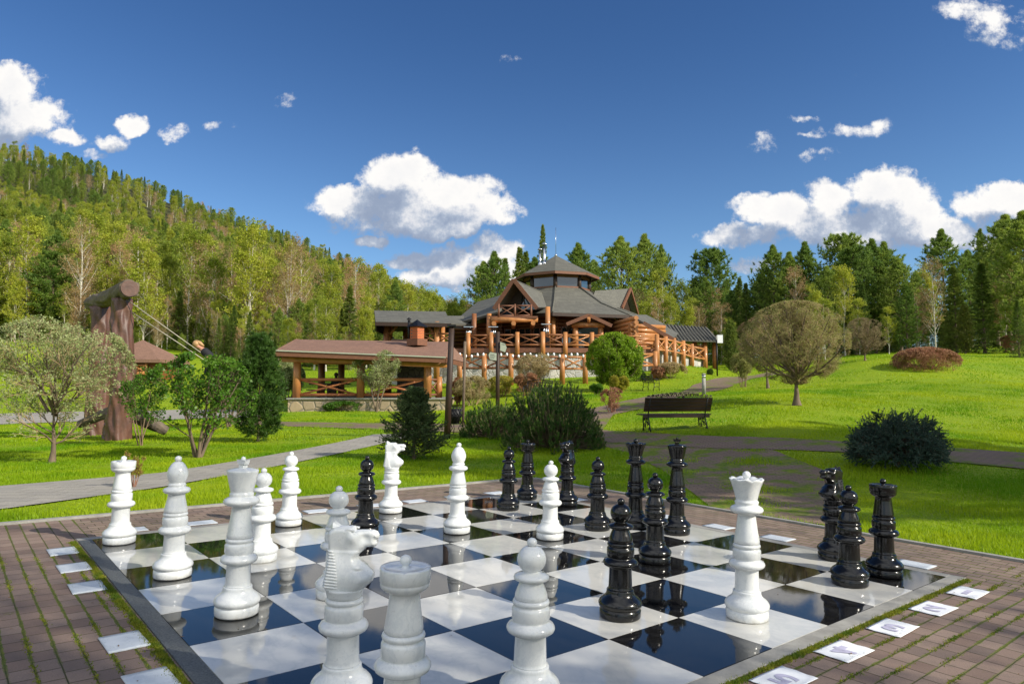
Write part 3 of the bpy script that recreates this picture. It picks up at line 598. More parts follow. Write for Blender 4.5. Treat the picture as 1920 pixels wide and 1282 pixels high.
def piece(kind, color, a, b, yaw, label):
    key = (kind, color); M = Matrix.Translation(bpos(a, b, .0065)) @ BM @ Matrix.Rotation(yaw, 4, 'Z')
    grp = '%s chess pieces on the board' % color
    if key in PIECE: t = copy_tree(PIECE[key])
    else:
        t = thing(color + '_' + kind, label, 'chess piece'); mt = M_white if color == 'white' else M_black; PIECE[key] = t
        for nm, pr in (('base', BASE), ('stem', STEM)):
            if color + nm in PIECE: o = bpy.data.objects.new(nm, PIECE[color + nm]); COL.objects.link(o); o.parent = t
            else: PIECE[color + nm] = MB().lathe(pr, 56).build(nm, mt, t, local=True).data
        if kind == 'knight': o = knight_head().build('head', mt, t, local=True)
        else:
            m = MB().lathe(HEADS[kind], 56)
            if kind == 'king': king_cross(m)
            if kind == 'queen':
                for i, (x, y, z) in enumerate(m.v):
                    if z > .90 and math.hypot(x, y) > .07:
                        an = math.atan2(y, x); k = max(0, (z - .90) / .058); c = abs(cos(4.5 * an)); m.v[i] = (x * (1 + .03 * k * c), y * (1 + .03 * k * c), z - .012 * k * (1 - c))
            if kind == 'rook':
                for i, (x, y, z) in enumerate(m.v):
                    if .7765 < z < .781 and math.hypot(x, y) > .09 and abs(cos(2 * math.atan2(y, x))) < .12: m.v[i] = (x, y, z - .008)
            m.build('head', mt, t, local=True)
    t.matrix_world = M; prop(t, label, 'chess piece', grp); return t
for a in [
 ('rook', 'white', 7.74, 7.56, .3, 'white marble rook standing on the far left corner square'),
 ('bishop', 'white', 7.58, 5.35, 0, 'white marble bishop second from the left, between the corner rook and the king'),
 ('king', 'white', 7.42, 3.60, .4, 'tall white marble king with flared crown and cross block'),
 ('pawn', 'white', 6.52, 5.52, 0, 'white marble pawn right behind the white king'),
 ('pawn', 'white', 5.38, 7.49, 0, 'white marble pawn at the far board edge, left of the black pawn'),
 ('pawn', 'white', 6.41, 3.58, 0, 'white marble pawn mostly hidden behind the near white knight'),
 ('pawn', 'black', 4.65, 6.33, 0, 'glossy black pawn alone among the white pieces on the left'),
 ('knight', 'white', 3.49, 7.61, radians(-129), 'smaller white knight at the far board edge facing right'),
 ('bishop', 'white', 3.50, 5.54, 0, 'white marble bishop in the middle of the far half'),
 ('pawn', 'black', 1.57, 6.68, 0, 'glossy black pawn just left of the far black rook'),
 ('rook', 'black', .47, 7.43, .4, 'glossy black rook at the farthest board corner'),
 ('pawn', 'white', 2.60, 4.41, 0, 'white marble pawn standing in front of the far black knight'),
 ('knight', 'black', .32, 6.42, radians(100), 'glossy black knight at the far edge behind the white pawn'),
 ('pawn', 'black', 1.51, 4.48, 0, 'glossy black pawn left of the black queen'),
 ('queen', 'black', .87, 4.24, 0, 'tall glossy black queen partly behind a black pawn'),
 ('king', 'black', .70, 3.54, .4, 'tall glossy black king with cross block at the far right edge'),
 ('pawn', 'black', 2.43, 2.57, 0, 'glossy black pawn between the black queen and king, one row nearer'),
 ('pawn', 'black', 4.45, 1.36, 0, 'nearest glossy black pawn, in front of all black pieces'),
 ('queen', 'white', 3.45, .59, 0, 'tall white queen with scalloped crown on the right near edge'),
 ('knight', 'black', .26, 1.27, radians(76), 'glossy black knight on the right, behind the right pawn'),
 ('pawn', 'black', 1.36, .55, 0, 'glossy black pawn between the right black knight and right black rook'),
 ('rook', 'black', .59, .48, .3, 'glossy black rook on the right corner square'),
 ('knight', 'white', 7.45, 1.26, radians(-133), 'large nearest white knight facing right, base cut by the frame'),
 ('rook', 'white', 7.47, .41, .2, 'nearest white rook with knob on flat top, cut by the frame'),
 ('pawn', 'white', 6.40, .46, 0, 'nearest white pawn, beside the nearest white rook')]: piece(*a)

# ------------------------------------------------------------ buildings
def railing(root, p0, p1, zb, zt, mt, r=.06, n=1, posts=False, nm='railing'):
    """log rails with crossed braces between two points (bottom heights already in the points)"""
    p0 = Vector(p0); p1 = Vector(p1); m = MB(); dz = Vector((0, 0, 1))
    for k in range(n):
        a = p0.lerp(p1, k / n); b = p0.lerp(p1, (k + 1) / n)
        m.tube([a + dz * zt, b + dz * zt], r, 8); m.tube([a + dz * zb, b + dz * zb], r, 8)
        m.tube([a + dz * zb, b + dz * zt], r * .72, 7); m.tube([a + dz * zt, b + dz * zb], r * .72, 7)
    return m.build(nm, mt, root)
def post(root, p, z0, z1, r, mt, nm='post', cap=True):
    m = MB(); m.tube([(p[0], p[1], z0), (p[0], p[1], z1)], [r * 1.03, r * .95], 12); return m.build(nm, mt, root)
def log_wall(root, a, b, z0, z1, d, mt, over=.3, nm='log_wall'):
    a = Vector(a); b = Vector(b); e = (b - a).normalized() * over; m = MB(); z = z0 + d / 2
    while z < z1 + .01: m.tube([Vector((a.x, a.y, z)) - e, Vector((b.x, b.y, z)) + e], d * .53, 9); z += d
    return m.build(nm, mt, root)
def roof(root, quads, m_, th_=.14, nm='roof'):
    m = MB()
    for q_ in quads: m.slab(q_, th_)
    return m.build(nm, m_, root)
def fascia(root, pts, m_, w_=.07, hh=.22, nm='fascia', closed=False):
    m = MB(); n = len(pts)
    for i in range(n if closed else n - 1): m.bar(pts[i], pts[(i + 1) % n], w_, hh)
    return m.build(nm, m_, root)

# --- main lodge
D0 = 56.; cx_ = pt(1044, 600, D0).x; cen = Vector((cx_, D0, 0))
gl = h(cx_, 47)
L = thing('log_lodge', 'large octagonal log lodge with grey shingled roof and glazed lantern on a raised terrace', 'lodge', (cx_, D0, gl))
A0 = radians(-90 - 6)
def ring(R, z, a0=A0, c=cen): return [Vector((c.x + R * cos(a0 + k * pi / 4), c.y + R * sin(a0 + k * pi / 4), z)) for k in range(8)]
ap = Vector((cx_ - .05, D0, 12.45)); e1 = ring(3.45, 10.62); e1b = ring(3.35, 10.40); w1 = ring(2.62, 0)
quads = [[e1[k], e1[(k + 1) % 8], ap] for k in range(8)]
roof(L, quads, M_roofg, .10, 'lantern_roof'); fascia(L, [p - Vector((0, 0, .12)) for p in ring(3.42, 10.62)], M_plank, .10, .20, 'lantern_fascia', True)
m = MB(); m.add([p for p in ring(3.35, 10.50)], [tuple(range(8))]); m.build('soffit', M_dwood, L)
for k in range(8):
    p0 = Vector((w1[k].x, w1[k].y, 0)); p1 = Vector((w1[(k + 1) % 8].x, w1[(k + 1) % 8].y, 0))
    post(L, p0, 9.2, 10.5, .17, M_dwood, 'lantern_post')
    m = MB(); m.bar(p0 + Vector((0, 0, 9.42)), p1 + Vector((0, 0, 9.42)), .22, .30); m.bar(p0 + Vector((0, 0, 10.38)), p1 + Vector((0, 0, 10.38)), .2, .22); fr = m.build('window_frame', M_plank, L)
    m = MB(); m.bar(p0.lerp(p1, .07) + Vector((0, 0, 9.92)), p0.lerp(p1, .93) + Vector((0, 0, 9.92)), .03, .72); m.build('window_pane', M_glass, fr)
rt = ring(2.72, 9.46); rm = ring(5.0, 8.02); re = ring(7.75, 6.92)
roof(L, [[re[k], re[(k + 1) % 8], rm[(k + 1) % 8], rm[k]] for k in range(8)] + [[rm[k], rm[(k + 1) % 8], rt[(k + 1) % 8], rt[k]] for k in range(8)], M_roofg, .12, 'main_roof')
fascia(L, [p - Vector((0, 0, .13)) for p in ring(7.72, 6.92)], M_dwood, .10, .22, 'eaves_board', True)
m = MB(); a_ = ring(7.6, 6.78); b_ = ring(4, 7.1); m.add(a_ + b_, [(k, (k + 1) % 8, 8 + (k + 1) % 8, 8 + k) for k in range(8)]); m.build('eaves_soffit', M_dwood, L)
m = MB()
for k in range(8): m.tube([re[k] + Vector((0, 0, .03)), rm[k] + Vector((0, 0, .03)), rt[k] + Vector((0, 0, .03))], .07, 6)
m.build('roof_ridges', M_roofg, L)
m = MB(); m.tube([ap, ap + Vector((0, 0, 2.3))], .018, 5); m.ball(ap, .12); m.build('antenna', M_steel, L)
for (x, y0, y1, r) in [(1012.5, 497, 470, .10), (1020.5, 496, 460, .115)]:
    a_ = pt(x, y0, 55); b_ = pt(x, y1, 55); m = MB(); m.tube([a_ - Vector((0, 0, .8)), b_], r, 12); m.tube([a_ - Vector((0, 0, .25)), a_ + Vector((0, 0, .35))], [r * 2.4, r * 1.05], 12)
    m.lathe([(r * 1.9, 0), (r * 1.9, .06), (.02, .2)], 14, True, b_ + Vector((0, 0, .05))); m.build('steel_flue', M_steel, L)
FL = 4.10                                              # terrace floor level
wr = [Vector((p.x, p.y, 0)) for p in ring(5.9, 0)]
for k in (5, 6, 7, 0, 1, 2):
    p0, p1 = wr[k], wr[(k + 1) % 8]
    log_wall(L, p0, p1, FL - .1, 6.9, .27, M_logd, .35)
    if k in (6, 7, 0): # windows
        nrm = Vector(((p0.x + p1.x) / 2 - cen.x, (p0.y + p1.y) / 2 - cen.y, 0)).normalized() * .17
        for s in ((.12, .34), (.39, .61), (.66, .88)):
            a_ = p0.lerp(p1, s[0]) + nrm; b_ = p0.lerp(p1, s[1]) + nrm; m = MB()
            for z in (FL + .55, FL + 1.95): m.bar(a_ + Vector((0, 0, z)), b_ + Vector((0, 0, z)), .10, .10)
            for q_ in (a_, b_, (a_ + b_) / 2): m.bar(q_ + Vector((0, 0, FL + .60)), q_ + Vector((0, 0, FL + 1.90)), .10, .08, (1, 0, 0))
            fr = m.build('window_frame', M_plank, L); m = MB(); m.bar(a_ + Vector((0, 0, FL + 1.25)), b_ + Vector((0, 0, FL + 1.25)), .04, 1.3); m.build('window_pane', M_glass, fr)
for k in (6, 7, 0, 1): post(L, ring(6.9, 0)[k], FL, 6.85, .19, M_log, 'porch_post')
# front gable with balcony
GP = pt(963, 523, 46.0); GL = pt(926, 577, 46.4); GR = pt(1007, 576, 45.6); RB = pt(1012, 541, 50.5); RBl = Vector((GL.x + 2.4, 52, GL.z + .1)); RBr = pt(1010, 574, 49.2)
ovr = Vector((0, -.05, 0))
roof(L, [[GL, GP, RB + Vector((.2, 1.5, 0)), RBl], [GR, RBr + Vector((.6, .6, 0)), RB + Vector((.2, 1.5, 0)), GP][::1]], M_roofg, .16, 'gable_roof')
fascia(L, [GL + Vector((0, -.1, -.10)), GP + Vector((0, -.1, -.06)), GR + Vector((0, -.1, -.10))], M_plank, .10, .26, 'barge_board')
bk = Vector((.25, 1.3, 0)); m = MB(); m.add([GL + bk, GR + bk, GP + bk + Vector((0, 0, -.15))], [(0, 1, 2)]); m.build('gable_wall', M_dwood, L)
bk = Vector((.25, 1.22, 0))
c0 = (GL * .47 + GR * .53) + bk; c1 = (GL * .05 + GR * .95) + bk; c2 = (GP * .62 + GR * .38) + bk; c3 = (GP * .82 + GL * .03 + GR * .15) + bk; c4 = (GL * .47 + GR * .53) * .48 + (GP) * .52 + bk
m = MB(); m.add([c0, c1, c2 - Vector((0, 0, .35)), c4 - Vector((-.2, 0, .0))], [(0, 1, 2, 3)]); gw = m.build('gable_window', M_glass, L)
m = MB(); o_ = Vector((0, -.06, 0)); 
for f_ in (0, .33, .66, 1): a_ = c0.lerp(c1, f_) + o_; b_ = (c4 - Vector((-.2, 0, 0))).lerp(c2 - Vector((0, 0, .35)), f_) + o_; m.bar(a_, b_, .06, .06, (0, 1, 0))
m.build('window_frame', M_dwood, gw)
b0 = pt(921, 600, 44.6); b1 = pt(1008, 599, 44.9); m = MB(); m.tube([b0, b1], .19, 10)
m.build('balcony_beam', M_log, L); m = MB(); m.box(((b0.x + b1.x) / 2, 46.2, b0.z + .2), (b1.x - b0.x, 3.2, .12)); m.build('balcony_floor', M_plank, L)
for f_ in (.06, .48, .90): a_ = b0.lerp(b1, f_); m = MB(); m.tube([a_ + Vector((0, -.35, -.25)), a_ + Vector((0, 2.5, -.25))], .15, 9); m.build('beam_end', M_log, L)
rl0 = b0.lerp(b1, .16); rl1 = b0.lerp(b1, .86); railing(L, rl0, rl1, .28, .92, M_plank, .045, 2)
for f_ in (0, .5, 1): a_ = rl0.lerp(rl1, f_); post(L, a_, b0.z + .2, b0.z + 1.05, .07, M_plank, 'rail_post')
for x in (889, 917, 1027): a_ = pt(x, 600, 45.3); post(L, a_, FL, 6.95 if x > 1000 else 6.5, .17, M_log if x > 900 else M_logd, 'porch_post')
# left lower roofs
a_ = pt(868, 605, 47); b_ = pt(925, 586, 45.5); c_ = pt(915, 552, 50); d_ = pt(893, 572, 51)
roof(L, [[pt(845, 608, 48), pt(932, 585, 45), pt(968, 545, 52), pt(895, 566, 54)]], M_roofg, .15, 'side_roof')
roof(L, [[pt(818, 606, 45), pt(885, 607, 47), pt(885, 592, 50), pt(828, 592, 48)]], M_roofg, .15, 'link_roof')
log_wall(L, pt(850, 640, 50), pt(925, 640, 49), FL, 6.2, .27, M_logd, 0)
# back right gable
a0 = pt(1116, 545, 55); a1 = pt(1180, 541, 57.5); a2 = pt(1164, 577, 55.6); a3 = pt(1194, 588, 60); a4 = pt(1105, 574, 53.5)
roof(L, [[a4, a2, a1, a0]], M_roofg, .16, 'gable_roof'); roof(L, [[a1, a3, a3 + Vector((-4, 2, 0)), a0 + Vector((0, 3, 0))]], M_roofg, .16, 'gable_roof')
fascia(L, [a2 + Vector((.1, -.1, -.05)), a1 + Vector((.1, -.1, -.02)), a3 + Vector((.1, -.1, -.05))], M_plank, .12, .26, 'barge_board')
m = MB(); m.add([a2 + Vector((-.25, .2, 0)), a3 + Vector((-.25, .2, 0)), a1 + Vector((-.25, .2, -.2))], [(0, 1, 2)]); m.build('gable_wall', M_dwood, L)
# porch over the entrance
pp = pt(1104, 589, 45.0); p_l = pt(1062, 606, 45.0); p_r = pt(1147, 609, 45.0); bk = Vector((.3, 4.2, 0))
roof(L, [[p_l, pp, pp + bk, p_l + bk], [p_r, p_r + bk, pp + bk, pp]], M_roofg, .14, 'porch_roof')
fascia(L, [p_l + Vector((0, -.08, -.07)), pp + Vector((0, -.08, -.07)), p_r + Vector((0, -.08, -.07))], M_plank, .08, .22, 'barge_board')
for x in (1079, 1126): post(L, pt(x, 600, 45.5), FL, pt(x, 605, 45.5).z, .19, M_log, 'porch_post')
m = MB(); m.tube([pt(1072, 609, 45.3), pt(1133, 609, 45.3)], .19, 10); m.tube([pt(1104, 596, 44.8), pt(1104, 608, 45.3)], .11, 8); m.build('porch_beam', M_log, L)
m = MB(); q_ = pt(1104, 640, 49.9); m.box((q_.x, 49.9, FL + 1.05), (1.7, .1, 2.1)); m.build('entrance_door', M_glass, L)
# right wing with round logs
wa = pt(1190, 640, 46.0); wb = pt(1237, 640, 47.2); wc = pt(1150, 640, 50.5)
log_wall(L, wa, wb, FL - .5, 5.9, .29, M_log, .45); log_wall(L, wc, wa, FL, 6.4, .29, M_log, .4)
roof(L, [[pt(1181, 590, 50.6), pt(1262, 634, 45.6), pt(1275, 622, 51.0), pt(1212, 590, 54)]], M_roofg, .15, 'wing_roof')
fascia(L, [pt(1206, 605, 45.4), pt(1262, 636, 45.2)], M_plank, .1, .24, 'barge_board')
# terrace: stone wall, floor, log posts and railings
tp = [(700, 47), (760, 44.2), (878, 43.2), (921, 43), (970, 42.8), (1018, 42.6), (1060, 42.8), (1110, 43), (1165, 43.5), (1232, 44.5)]
P_ = [pt(x, 650, D) for x, D in tp]
m = MB(); base_z = 1.4
for i in range(len(P_) - 1):
    a_, b_ = P_[i], P_[i + 1]; a_ = Vector((a_.x, a_.y + .25, 0)); b_ = Vector((b_.x, b_.y + .25, 0)); m.add([(a_.x, a_.y, base_z), (b_.x, b_.y, base_z), (b_.x, b_.y, FL - .12), (a_.x, a_.y, FL - .12)], [(0, 1, 2, 3)])
m.add([(P_[0].x, P_[0].y + .25, base_z), (P_[0].x + 3, 60, base_z), (P_[0].x + 3, 60, FL - .12), (P_[0].x, P_[0].y + .25, FL - .12)], [(0, 1, 2, 3)])
m.build('stone_wall', M_stone, L)
m = MB(); top = [Vector((p.x, p.y, FL)) for p in P_] + [Vector((P_[-1].x, 56, FL)), Vector((P_[0].x + 3, 60, FL))]; m.slab(top, .3); m.build('terrace_floor', M_plank, L)
for i, (x, D) in enumerate(tp[2:]):
    p = P_[i + 2]; post(L, p, FL - .75, FL + .98, .145, M_log, 'rail_post')
for i in range(2, len(P_) - 1):
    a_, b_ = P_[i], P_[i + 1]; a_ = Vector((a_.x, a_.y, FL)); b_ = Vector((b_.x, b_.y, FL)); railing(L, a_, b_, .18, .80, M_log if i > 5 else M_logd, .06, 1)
# lower walk with its own railing
lw = [(862, 41.3, 2.9), (908, 41, 2.9), (958, 40.8, 2.9), (1054, 40.6, 2.85), (1097, 40.8, 2.85), (1165, 41.2, 3.0), (1228, 42, 3.1)]
LP = [(pt(x, 660, D), z) for x, D, z in lw]
for p, z in LP: post(L, p, h(p.x, p.y) - .1, z + .75, .16, M_log, 'walk_post')
for i in range(len(LP) - 1):
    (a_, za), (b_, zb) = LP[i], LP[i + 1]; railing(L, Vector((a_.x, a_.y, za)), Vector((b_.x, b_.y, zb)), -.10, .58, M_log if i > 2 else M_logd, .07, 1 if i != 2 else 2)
RP = [(1232, 44.0, .0), (1248, 44.6, .0), (1264, 45.4, -.05), (1281, 46.4, -.15), (1297, 47.4, -.3), (1322, 48.6, -.4)]
q_ = []
for x, D, dz in RP: p = pt(x, 655, D); q_.append(Vector((p.x, p.y, FL + dz - .1))); post(L, p, FL - 1.3, FL + dz + .85, .15, M_log, 'rail_post')
for i in range(len(q_) - 1): railing(L, q_[i], q_[i + 1], .05, .75, M_log, .07, 1)
m = MB(); m.slab([q_[0] + Vector((0, .3, .05)), q_[-1] + Vector((0, .3, .05)), q_[-1] + Vector((0, 5, .05)), q_[0] + Vector((0, 8, .05))], 1.6); m.build('walk_base', M_stone, L)

# covered walk on the right
a_ = pt(1252, 610, 51); W_ = thing('covered_walk', 'open covered walkway with ribbed grey metal roof right of the lodge', 'walkway', (a_.x, a_.y, h(a_.x, a_.y)))
TL, TR, BR, BL = pt(1243, 608, 52), pt(1326, 614, 52.5), pt(1350, 640, 48.5), pt(1262, 637, 48)
roof(W_, [[BL, BR, TR, TL]], M_roofg, .08); m = MB()
for k in range(13): f_ = (k + .3) / 13; m.bar(BL.lerp(BR, f_) + Vector((0, 0, .05)), TL.lerp(TR, f_) + Vector((0, 0, .05)), .05, .06)
m.build('roof_seams', M_roofg, W_); roof(W_, [[TL, TR, TR + Vector((1, 3.4, -1)), TL + Vector((0, 3.4, -1))]], M_roofg, .08)
for x, D in [(1303, 49), (1322, 49), (1340, 49.2), (1290, 52.5), (1320, 52.5)]: p = pt(x, 650, D); post(W_, p, h(p.x, p.y) - .2, BL.z - .02, .17 if x != 1290 else .14, M_log, 'post')
railing(W_, pt(1299, 668, 49), pt(1321, 669, 49), .02, .75, M_log, .07)

# covered terrace on the left
TLp = [pt(702, 582, 47), pt(835, 584, 47), pt(846, 606, 43), pt(704, 603, 43)]
T_ = thing('terrace_shelter', 'open timber shelter with grey shingled roof behind the brown roofed pavilion', 'shelter', (TLp[3].x + 2, 45, h(TLp[3].x + 2, 45)))
roof(T_, [[TLp[3], TLp[2], TLp[1], TLp[0]]], M_roofg, .14); roof(T_, [[TLp[0], TLp[1], TLp[1] + Vector((.3, 3.5, -1.0)), TLp[0] + Vector((-.6, 3.5, -1.0))]], M_roofg, .14)
fascia(T_, [TLp[3] + Vector((0, -.06, -.14)), TLp[2] + Vector((0, -.06, -.14))], M_dwood, .08, .22); m = MB(); m.add([TLp[3] + Vector((.05, 0, -.2)), TLp[0] + Vector((.05, 0, -.2)), TLp[0] + Vector((-.5, 3.5, -1.2)), Vector((TLp[3].x + .05, 50, TLp[3].z - .6)), Vector((TLp[3].x + .05, 43, TLp[3].z - .6))], [(0, 1, 2, 3, 4)]); m.build('gable_board', M_dwood, T_)
for x, D in [(724, 44), (731, 46.5), (819, 43.5), (829, 44.5), (800, 48), (760, 49)]: p = pt(x, 640, D); post(T_, p, 2.0, TLp[3].z + .05, .19, M_log if x != 724 else M_logd, 'post')
m = MB(); m.tube([pt(731, 627, 44), pt(748, 606, 44)], .10, 8); m.tube([pt(814, 627, 43.5), pt(798, 606, 43.5)], .10, 8); m.build('brace', M_logd, T_)
m = MB(); m.box((pt(770, 650, 46).x, 46, pt(770, 648, 46).z), (4.6, 3.6, .25)); m.build('floor', M_plank, T_)
railing(T_, pt(790, 645, 43.4), pt(850, 645, 43.4), .1, .65, M_logd, .06, 2)

# pavilion with brown roof
ED, RD = 33.0, 36.6
e0, e1_, r0, r1 = pt(514, 657, ED), pt(836, 670, ED), pt(553, 636, RD), pt(842, 641, RD)
G = thing('garden_pavilion', 'open log pavilion with brown shingled roof and brick chimney on a low stone plinth', 'pavilion', (pt(680, 740, 34).x, 34.5, h(pt(680, 740, 34).x, 34.5)))
e2, e3 = Vector((e0.x + .2, 40.2, e0.z)), Vector((e1_.x + .6, 40.2, e1_.z))
roof(G, [[e0, e1_, r1, r0], [r0, r1, e3, e2], [e0, r0, e2][::1], [e1_, e3, r1]], M_roofb, .12)
fascia(G, [e0 + Vector((.05, -.05, -.15)), e1_ + Vector((-.05, -.05, -.15))], M_plank, .07, .22, 'fascia'); m = MB(); m.bar(e0 + Vector((0, -.10, .0)), e1_ + Vector((0, -.10, .0)), .08, .05); m.build('gutter', M_board, G)
fascia(G, [e0 + Vector((0.05, 0, -.15)), e2 + Vector((.05, 0, -.15))], M_plank, .07, .22); fascia(G, [e1_ + Vector((0, 0, -.15)), e3 + Vector((0, 0, -.15))], M_plank, .07, .22)
fl = pt(556, 747, 33.6).z
m = MB(); m.tube([pt(530, 672, 33.7), pt(838, 683, 33.7)], .17, 10); m.build('beam', M_log, G); m = MB(); m.tube([(pt(530, 672, 33.7).x, 39, e0.z - .3), (pt(838, 683, 33.7).x, 39, e0.z - .3)], .17, 10); m.build('beam', M_log, G)
for x in (557, 676.5, 802): post(G, pt(x, 700, 33.8), fl, e0.z - .2 if x != 676.5 else e0.z - .25, .19, M_log)
for x, D in ((603, 37.5), (728, 38.5), (640, 39.5), (795, 39)): post(G, pt(x, 700, D), fl, e0.z - .1, .19, M_logd)
post(G, pt(823, 700, 34.4), fl, pt(823, 706, 34.4).z, .17, M_log, 'short_post')
p0, p1, p2, p3 = [Vector((pt(x, 700, 33.8).x, 33.8, fl)) for x in (562, 671, 682, 796)]
railing(G, p0, p1, .18, .92, M_logr, .075, 1); railing(G, p2, p3, .18, .92, M_logr, .075, 1); railing(G, p3 + Vector((.1, .1, 0)), Vector((pt(823, 700, 34.4).x, 34.4, fl)), .18, .92, M_plank, .06, 1)
gxa, gxb = pt(540, 750, 33.3).x, pt(842, 750, 33.3).x
m = MB(); m.box(((gxa + gxb) / 2, 36.6, fl - .42), (gxb - gxa, 6.6, .8)); m.build('stone_plinth', M_stone2, G); m = MB(); m.box(((gxa + gxb) / 2, 36.6, fl + .0), (gxb - gxa + .1, 6.75, .07)); m.build('plinth_slab', M_concrete, G)
x0, x1 = pt(745, 700, 38).x, pt(797, 700, 38).x; m = MB(); m.box(((x0 + x1) / 2, 38.4, fl + 1.05), (x1 - x0, .9, 2.1)); m.build('hearth', M_stoned, G)
m = MB(); m.box((pt(615, 730, 36).x, 36.4, fl + .72), (2.0, .8, .07)); m.box((pt(615, 730, 36).x, 36.4, fl + .36), (.2, .5, .7)); m.box((pt(615, 730, 36).x, 35.7, fl + .42), (2.0, .3, .06)); m.box((pt(600, 730, 36).x, 35.7, fl + .2), (.1, .25, .42)); m.box((pt(630, 730, 36).x, 35.7, fl + .2), (.1, .25, .42)); m.build('table_and_bench', M_dwood, G)
c_ = pt(782, 640, 35.3); m = MB(); R_ = Matrix.Rotation(radians(-35), 3, 'Z'); zt = pt(782, 612, 35.3).z; zb = pt(782, 638, 35.3).z
ch = m.box((c_.x, c_.y, (zt + zb) / 2), (.50, .50, zt - zb), R_).build('chimney', M_brick, G)
m = MB(); 
s_ = .50
m.add([Vector((c_.x, c_.y, zt - .02)) + R_ @ Vector((sx * s_ * .78, sy * s_ * .78, 0)) for sx, sy in ((-1, -1), (1, -1), (1, 1), (-1, 1))] + [(c_.x, c_.y, zt + .36)], [(3, 2, 1, 0), (0, 1, 4), (1, 2, 4), (2, 3, 4), (3, 0, 4)]); m.build('chimney_cap', M_iron, ch)
m = MB(); m.box((c_.x, c_.y, zb - .10), (.74, .74, .34), R_); m.build('chimney_base', M_plank, ch)
m = MB(); p = pt(767, 640, 35.4); m.tube([p - Vector((0, 0, .1)), pt(767, 600, 35.4)], .07, 8); m.lathe([(.12, 0), (.12, .03), (.02, .1)], 10, True, pt(767, 599, 35.4)); m.build('stove_pipe', M_iron, ch)
m = MB(); p = pt(752, 640, 37); m.box((p.x, 37, p.z - .15), (1.0, .5, .5)); m.build('roof_vent', M_dwood, G)

# little house far left with a pyramid roof
hc = pt(268, 690, 52); Hh = thing('small_guest_house', 'small house with brown pyramid roof and orange balcony railing behind the giant swing', 'house', (hc.x, hc.y, h(hc.x, hc.y)))
a_ = pt(268, 637, 52); ez = pt(268, 674, 50).z; q4 = [Vector((hc.x - 2.3, 49.8, ez)), Vector((hc.x + 2.35, 49.8, ez)), Vector((hc.x + 2.35, 54.4, ez)), Vector((hc.x - 2.3, 54.4, ez))]
roof(Hh, [[q4[k], q4[(k + 1) % 4], a_] for k in range(4)], M_roofb, .12); fascia(Hh, [p - Vector((0, 0, .12)) for p in q4], M_roofb, .1, .2, 'fascia', True)
m = MB(); m.box((hc.x, 52, (ez + hc.z) / 2 - .6), (3.4, 3.2, ez - hc.z + 1.2)); m.build('wall', M_logd, Hh)
m = MB(); z_ = pt(268, 700, 50).z; m.box((hc.x, 50.6, z_), (3.4, 1.4, .12)); m.build('balcony_floor', M_log, Hh)
railing(Hh, (hc.x - 1.55, 50.0, z_), (hc.x + 1.3, 50.0, z_), .08, .58, M_log, .06, 3)
for dx in (-1.5, -.1, 1.3): post(Hh, (hc.x + dx, 50.0), hc.z - 1, ez - .1 if dx else z_ + .7, .09, M_log, 'balcony_post')
for dx in (-.9, .8): m = MB(); m.box((hc.x + dx, 50.38, z_ - .9), (.7, .06, .9)); m.build('window', M_glass, Hh)

# ------------------------------------------------------------ plants
def tubes(PL, RD, n=3):
    """PL (m,k,3) polylines, RD (m,k) radii"""
    m_, k, _ = PL.shape; d = np.empty_like(PL); d[:, 1:-1] = PL[:, 2:] - PL[:, :-2]; d[:, 0] = PL[:, 1] - PL[:, 0]; d[:, -1] = PL[:, -1] - PL[:, -2]
    d /= np.linalg.norm(d, axis=2, keepdims=True) + 1e-9; ref = np.where(np.abs(d[:, :1, 2:3]) > .9, np.array([1., 0, 0]), np.array([0, 0, 1.])); ref = np.broadcast_to(ref, d.shape)
    u = np.cross(d, ref); u /= np.linalg.norm(u, axis=2, keepdims=True) + 1e-9; v = np.cross(d, u); a = np.arange(n) * 2 * pi / n
    V = PL[:, :, None] + (u[:, :, None] * np.cos(a)[None, None, :, None] + v[:, :, None] * np.sin(a)[None, None, :, None]) * RD[:, :, None, None]
    b = (np.arange(m_) * k * n)[:, None, None] + (np.arange(k - 1) * n)[None, :, None] + np.arange(n)[None, None]; nx = (np.arange(n) + 1) % n - np.arange(n)
    Fq = np.stack([b, b + nx, b + n + nx, b + n], -1).reshape(-1, 4); return V.reshape(-1, 3), Fq
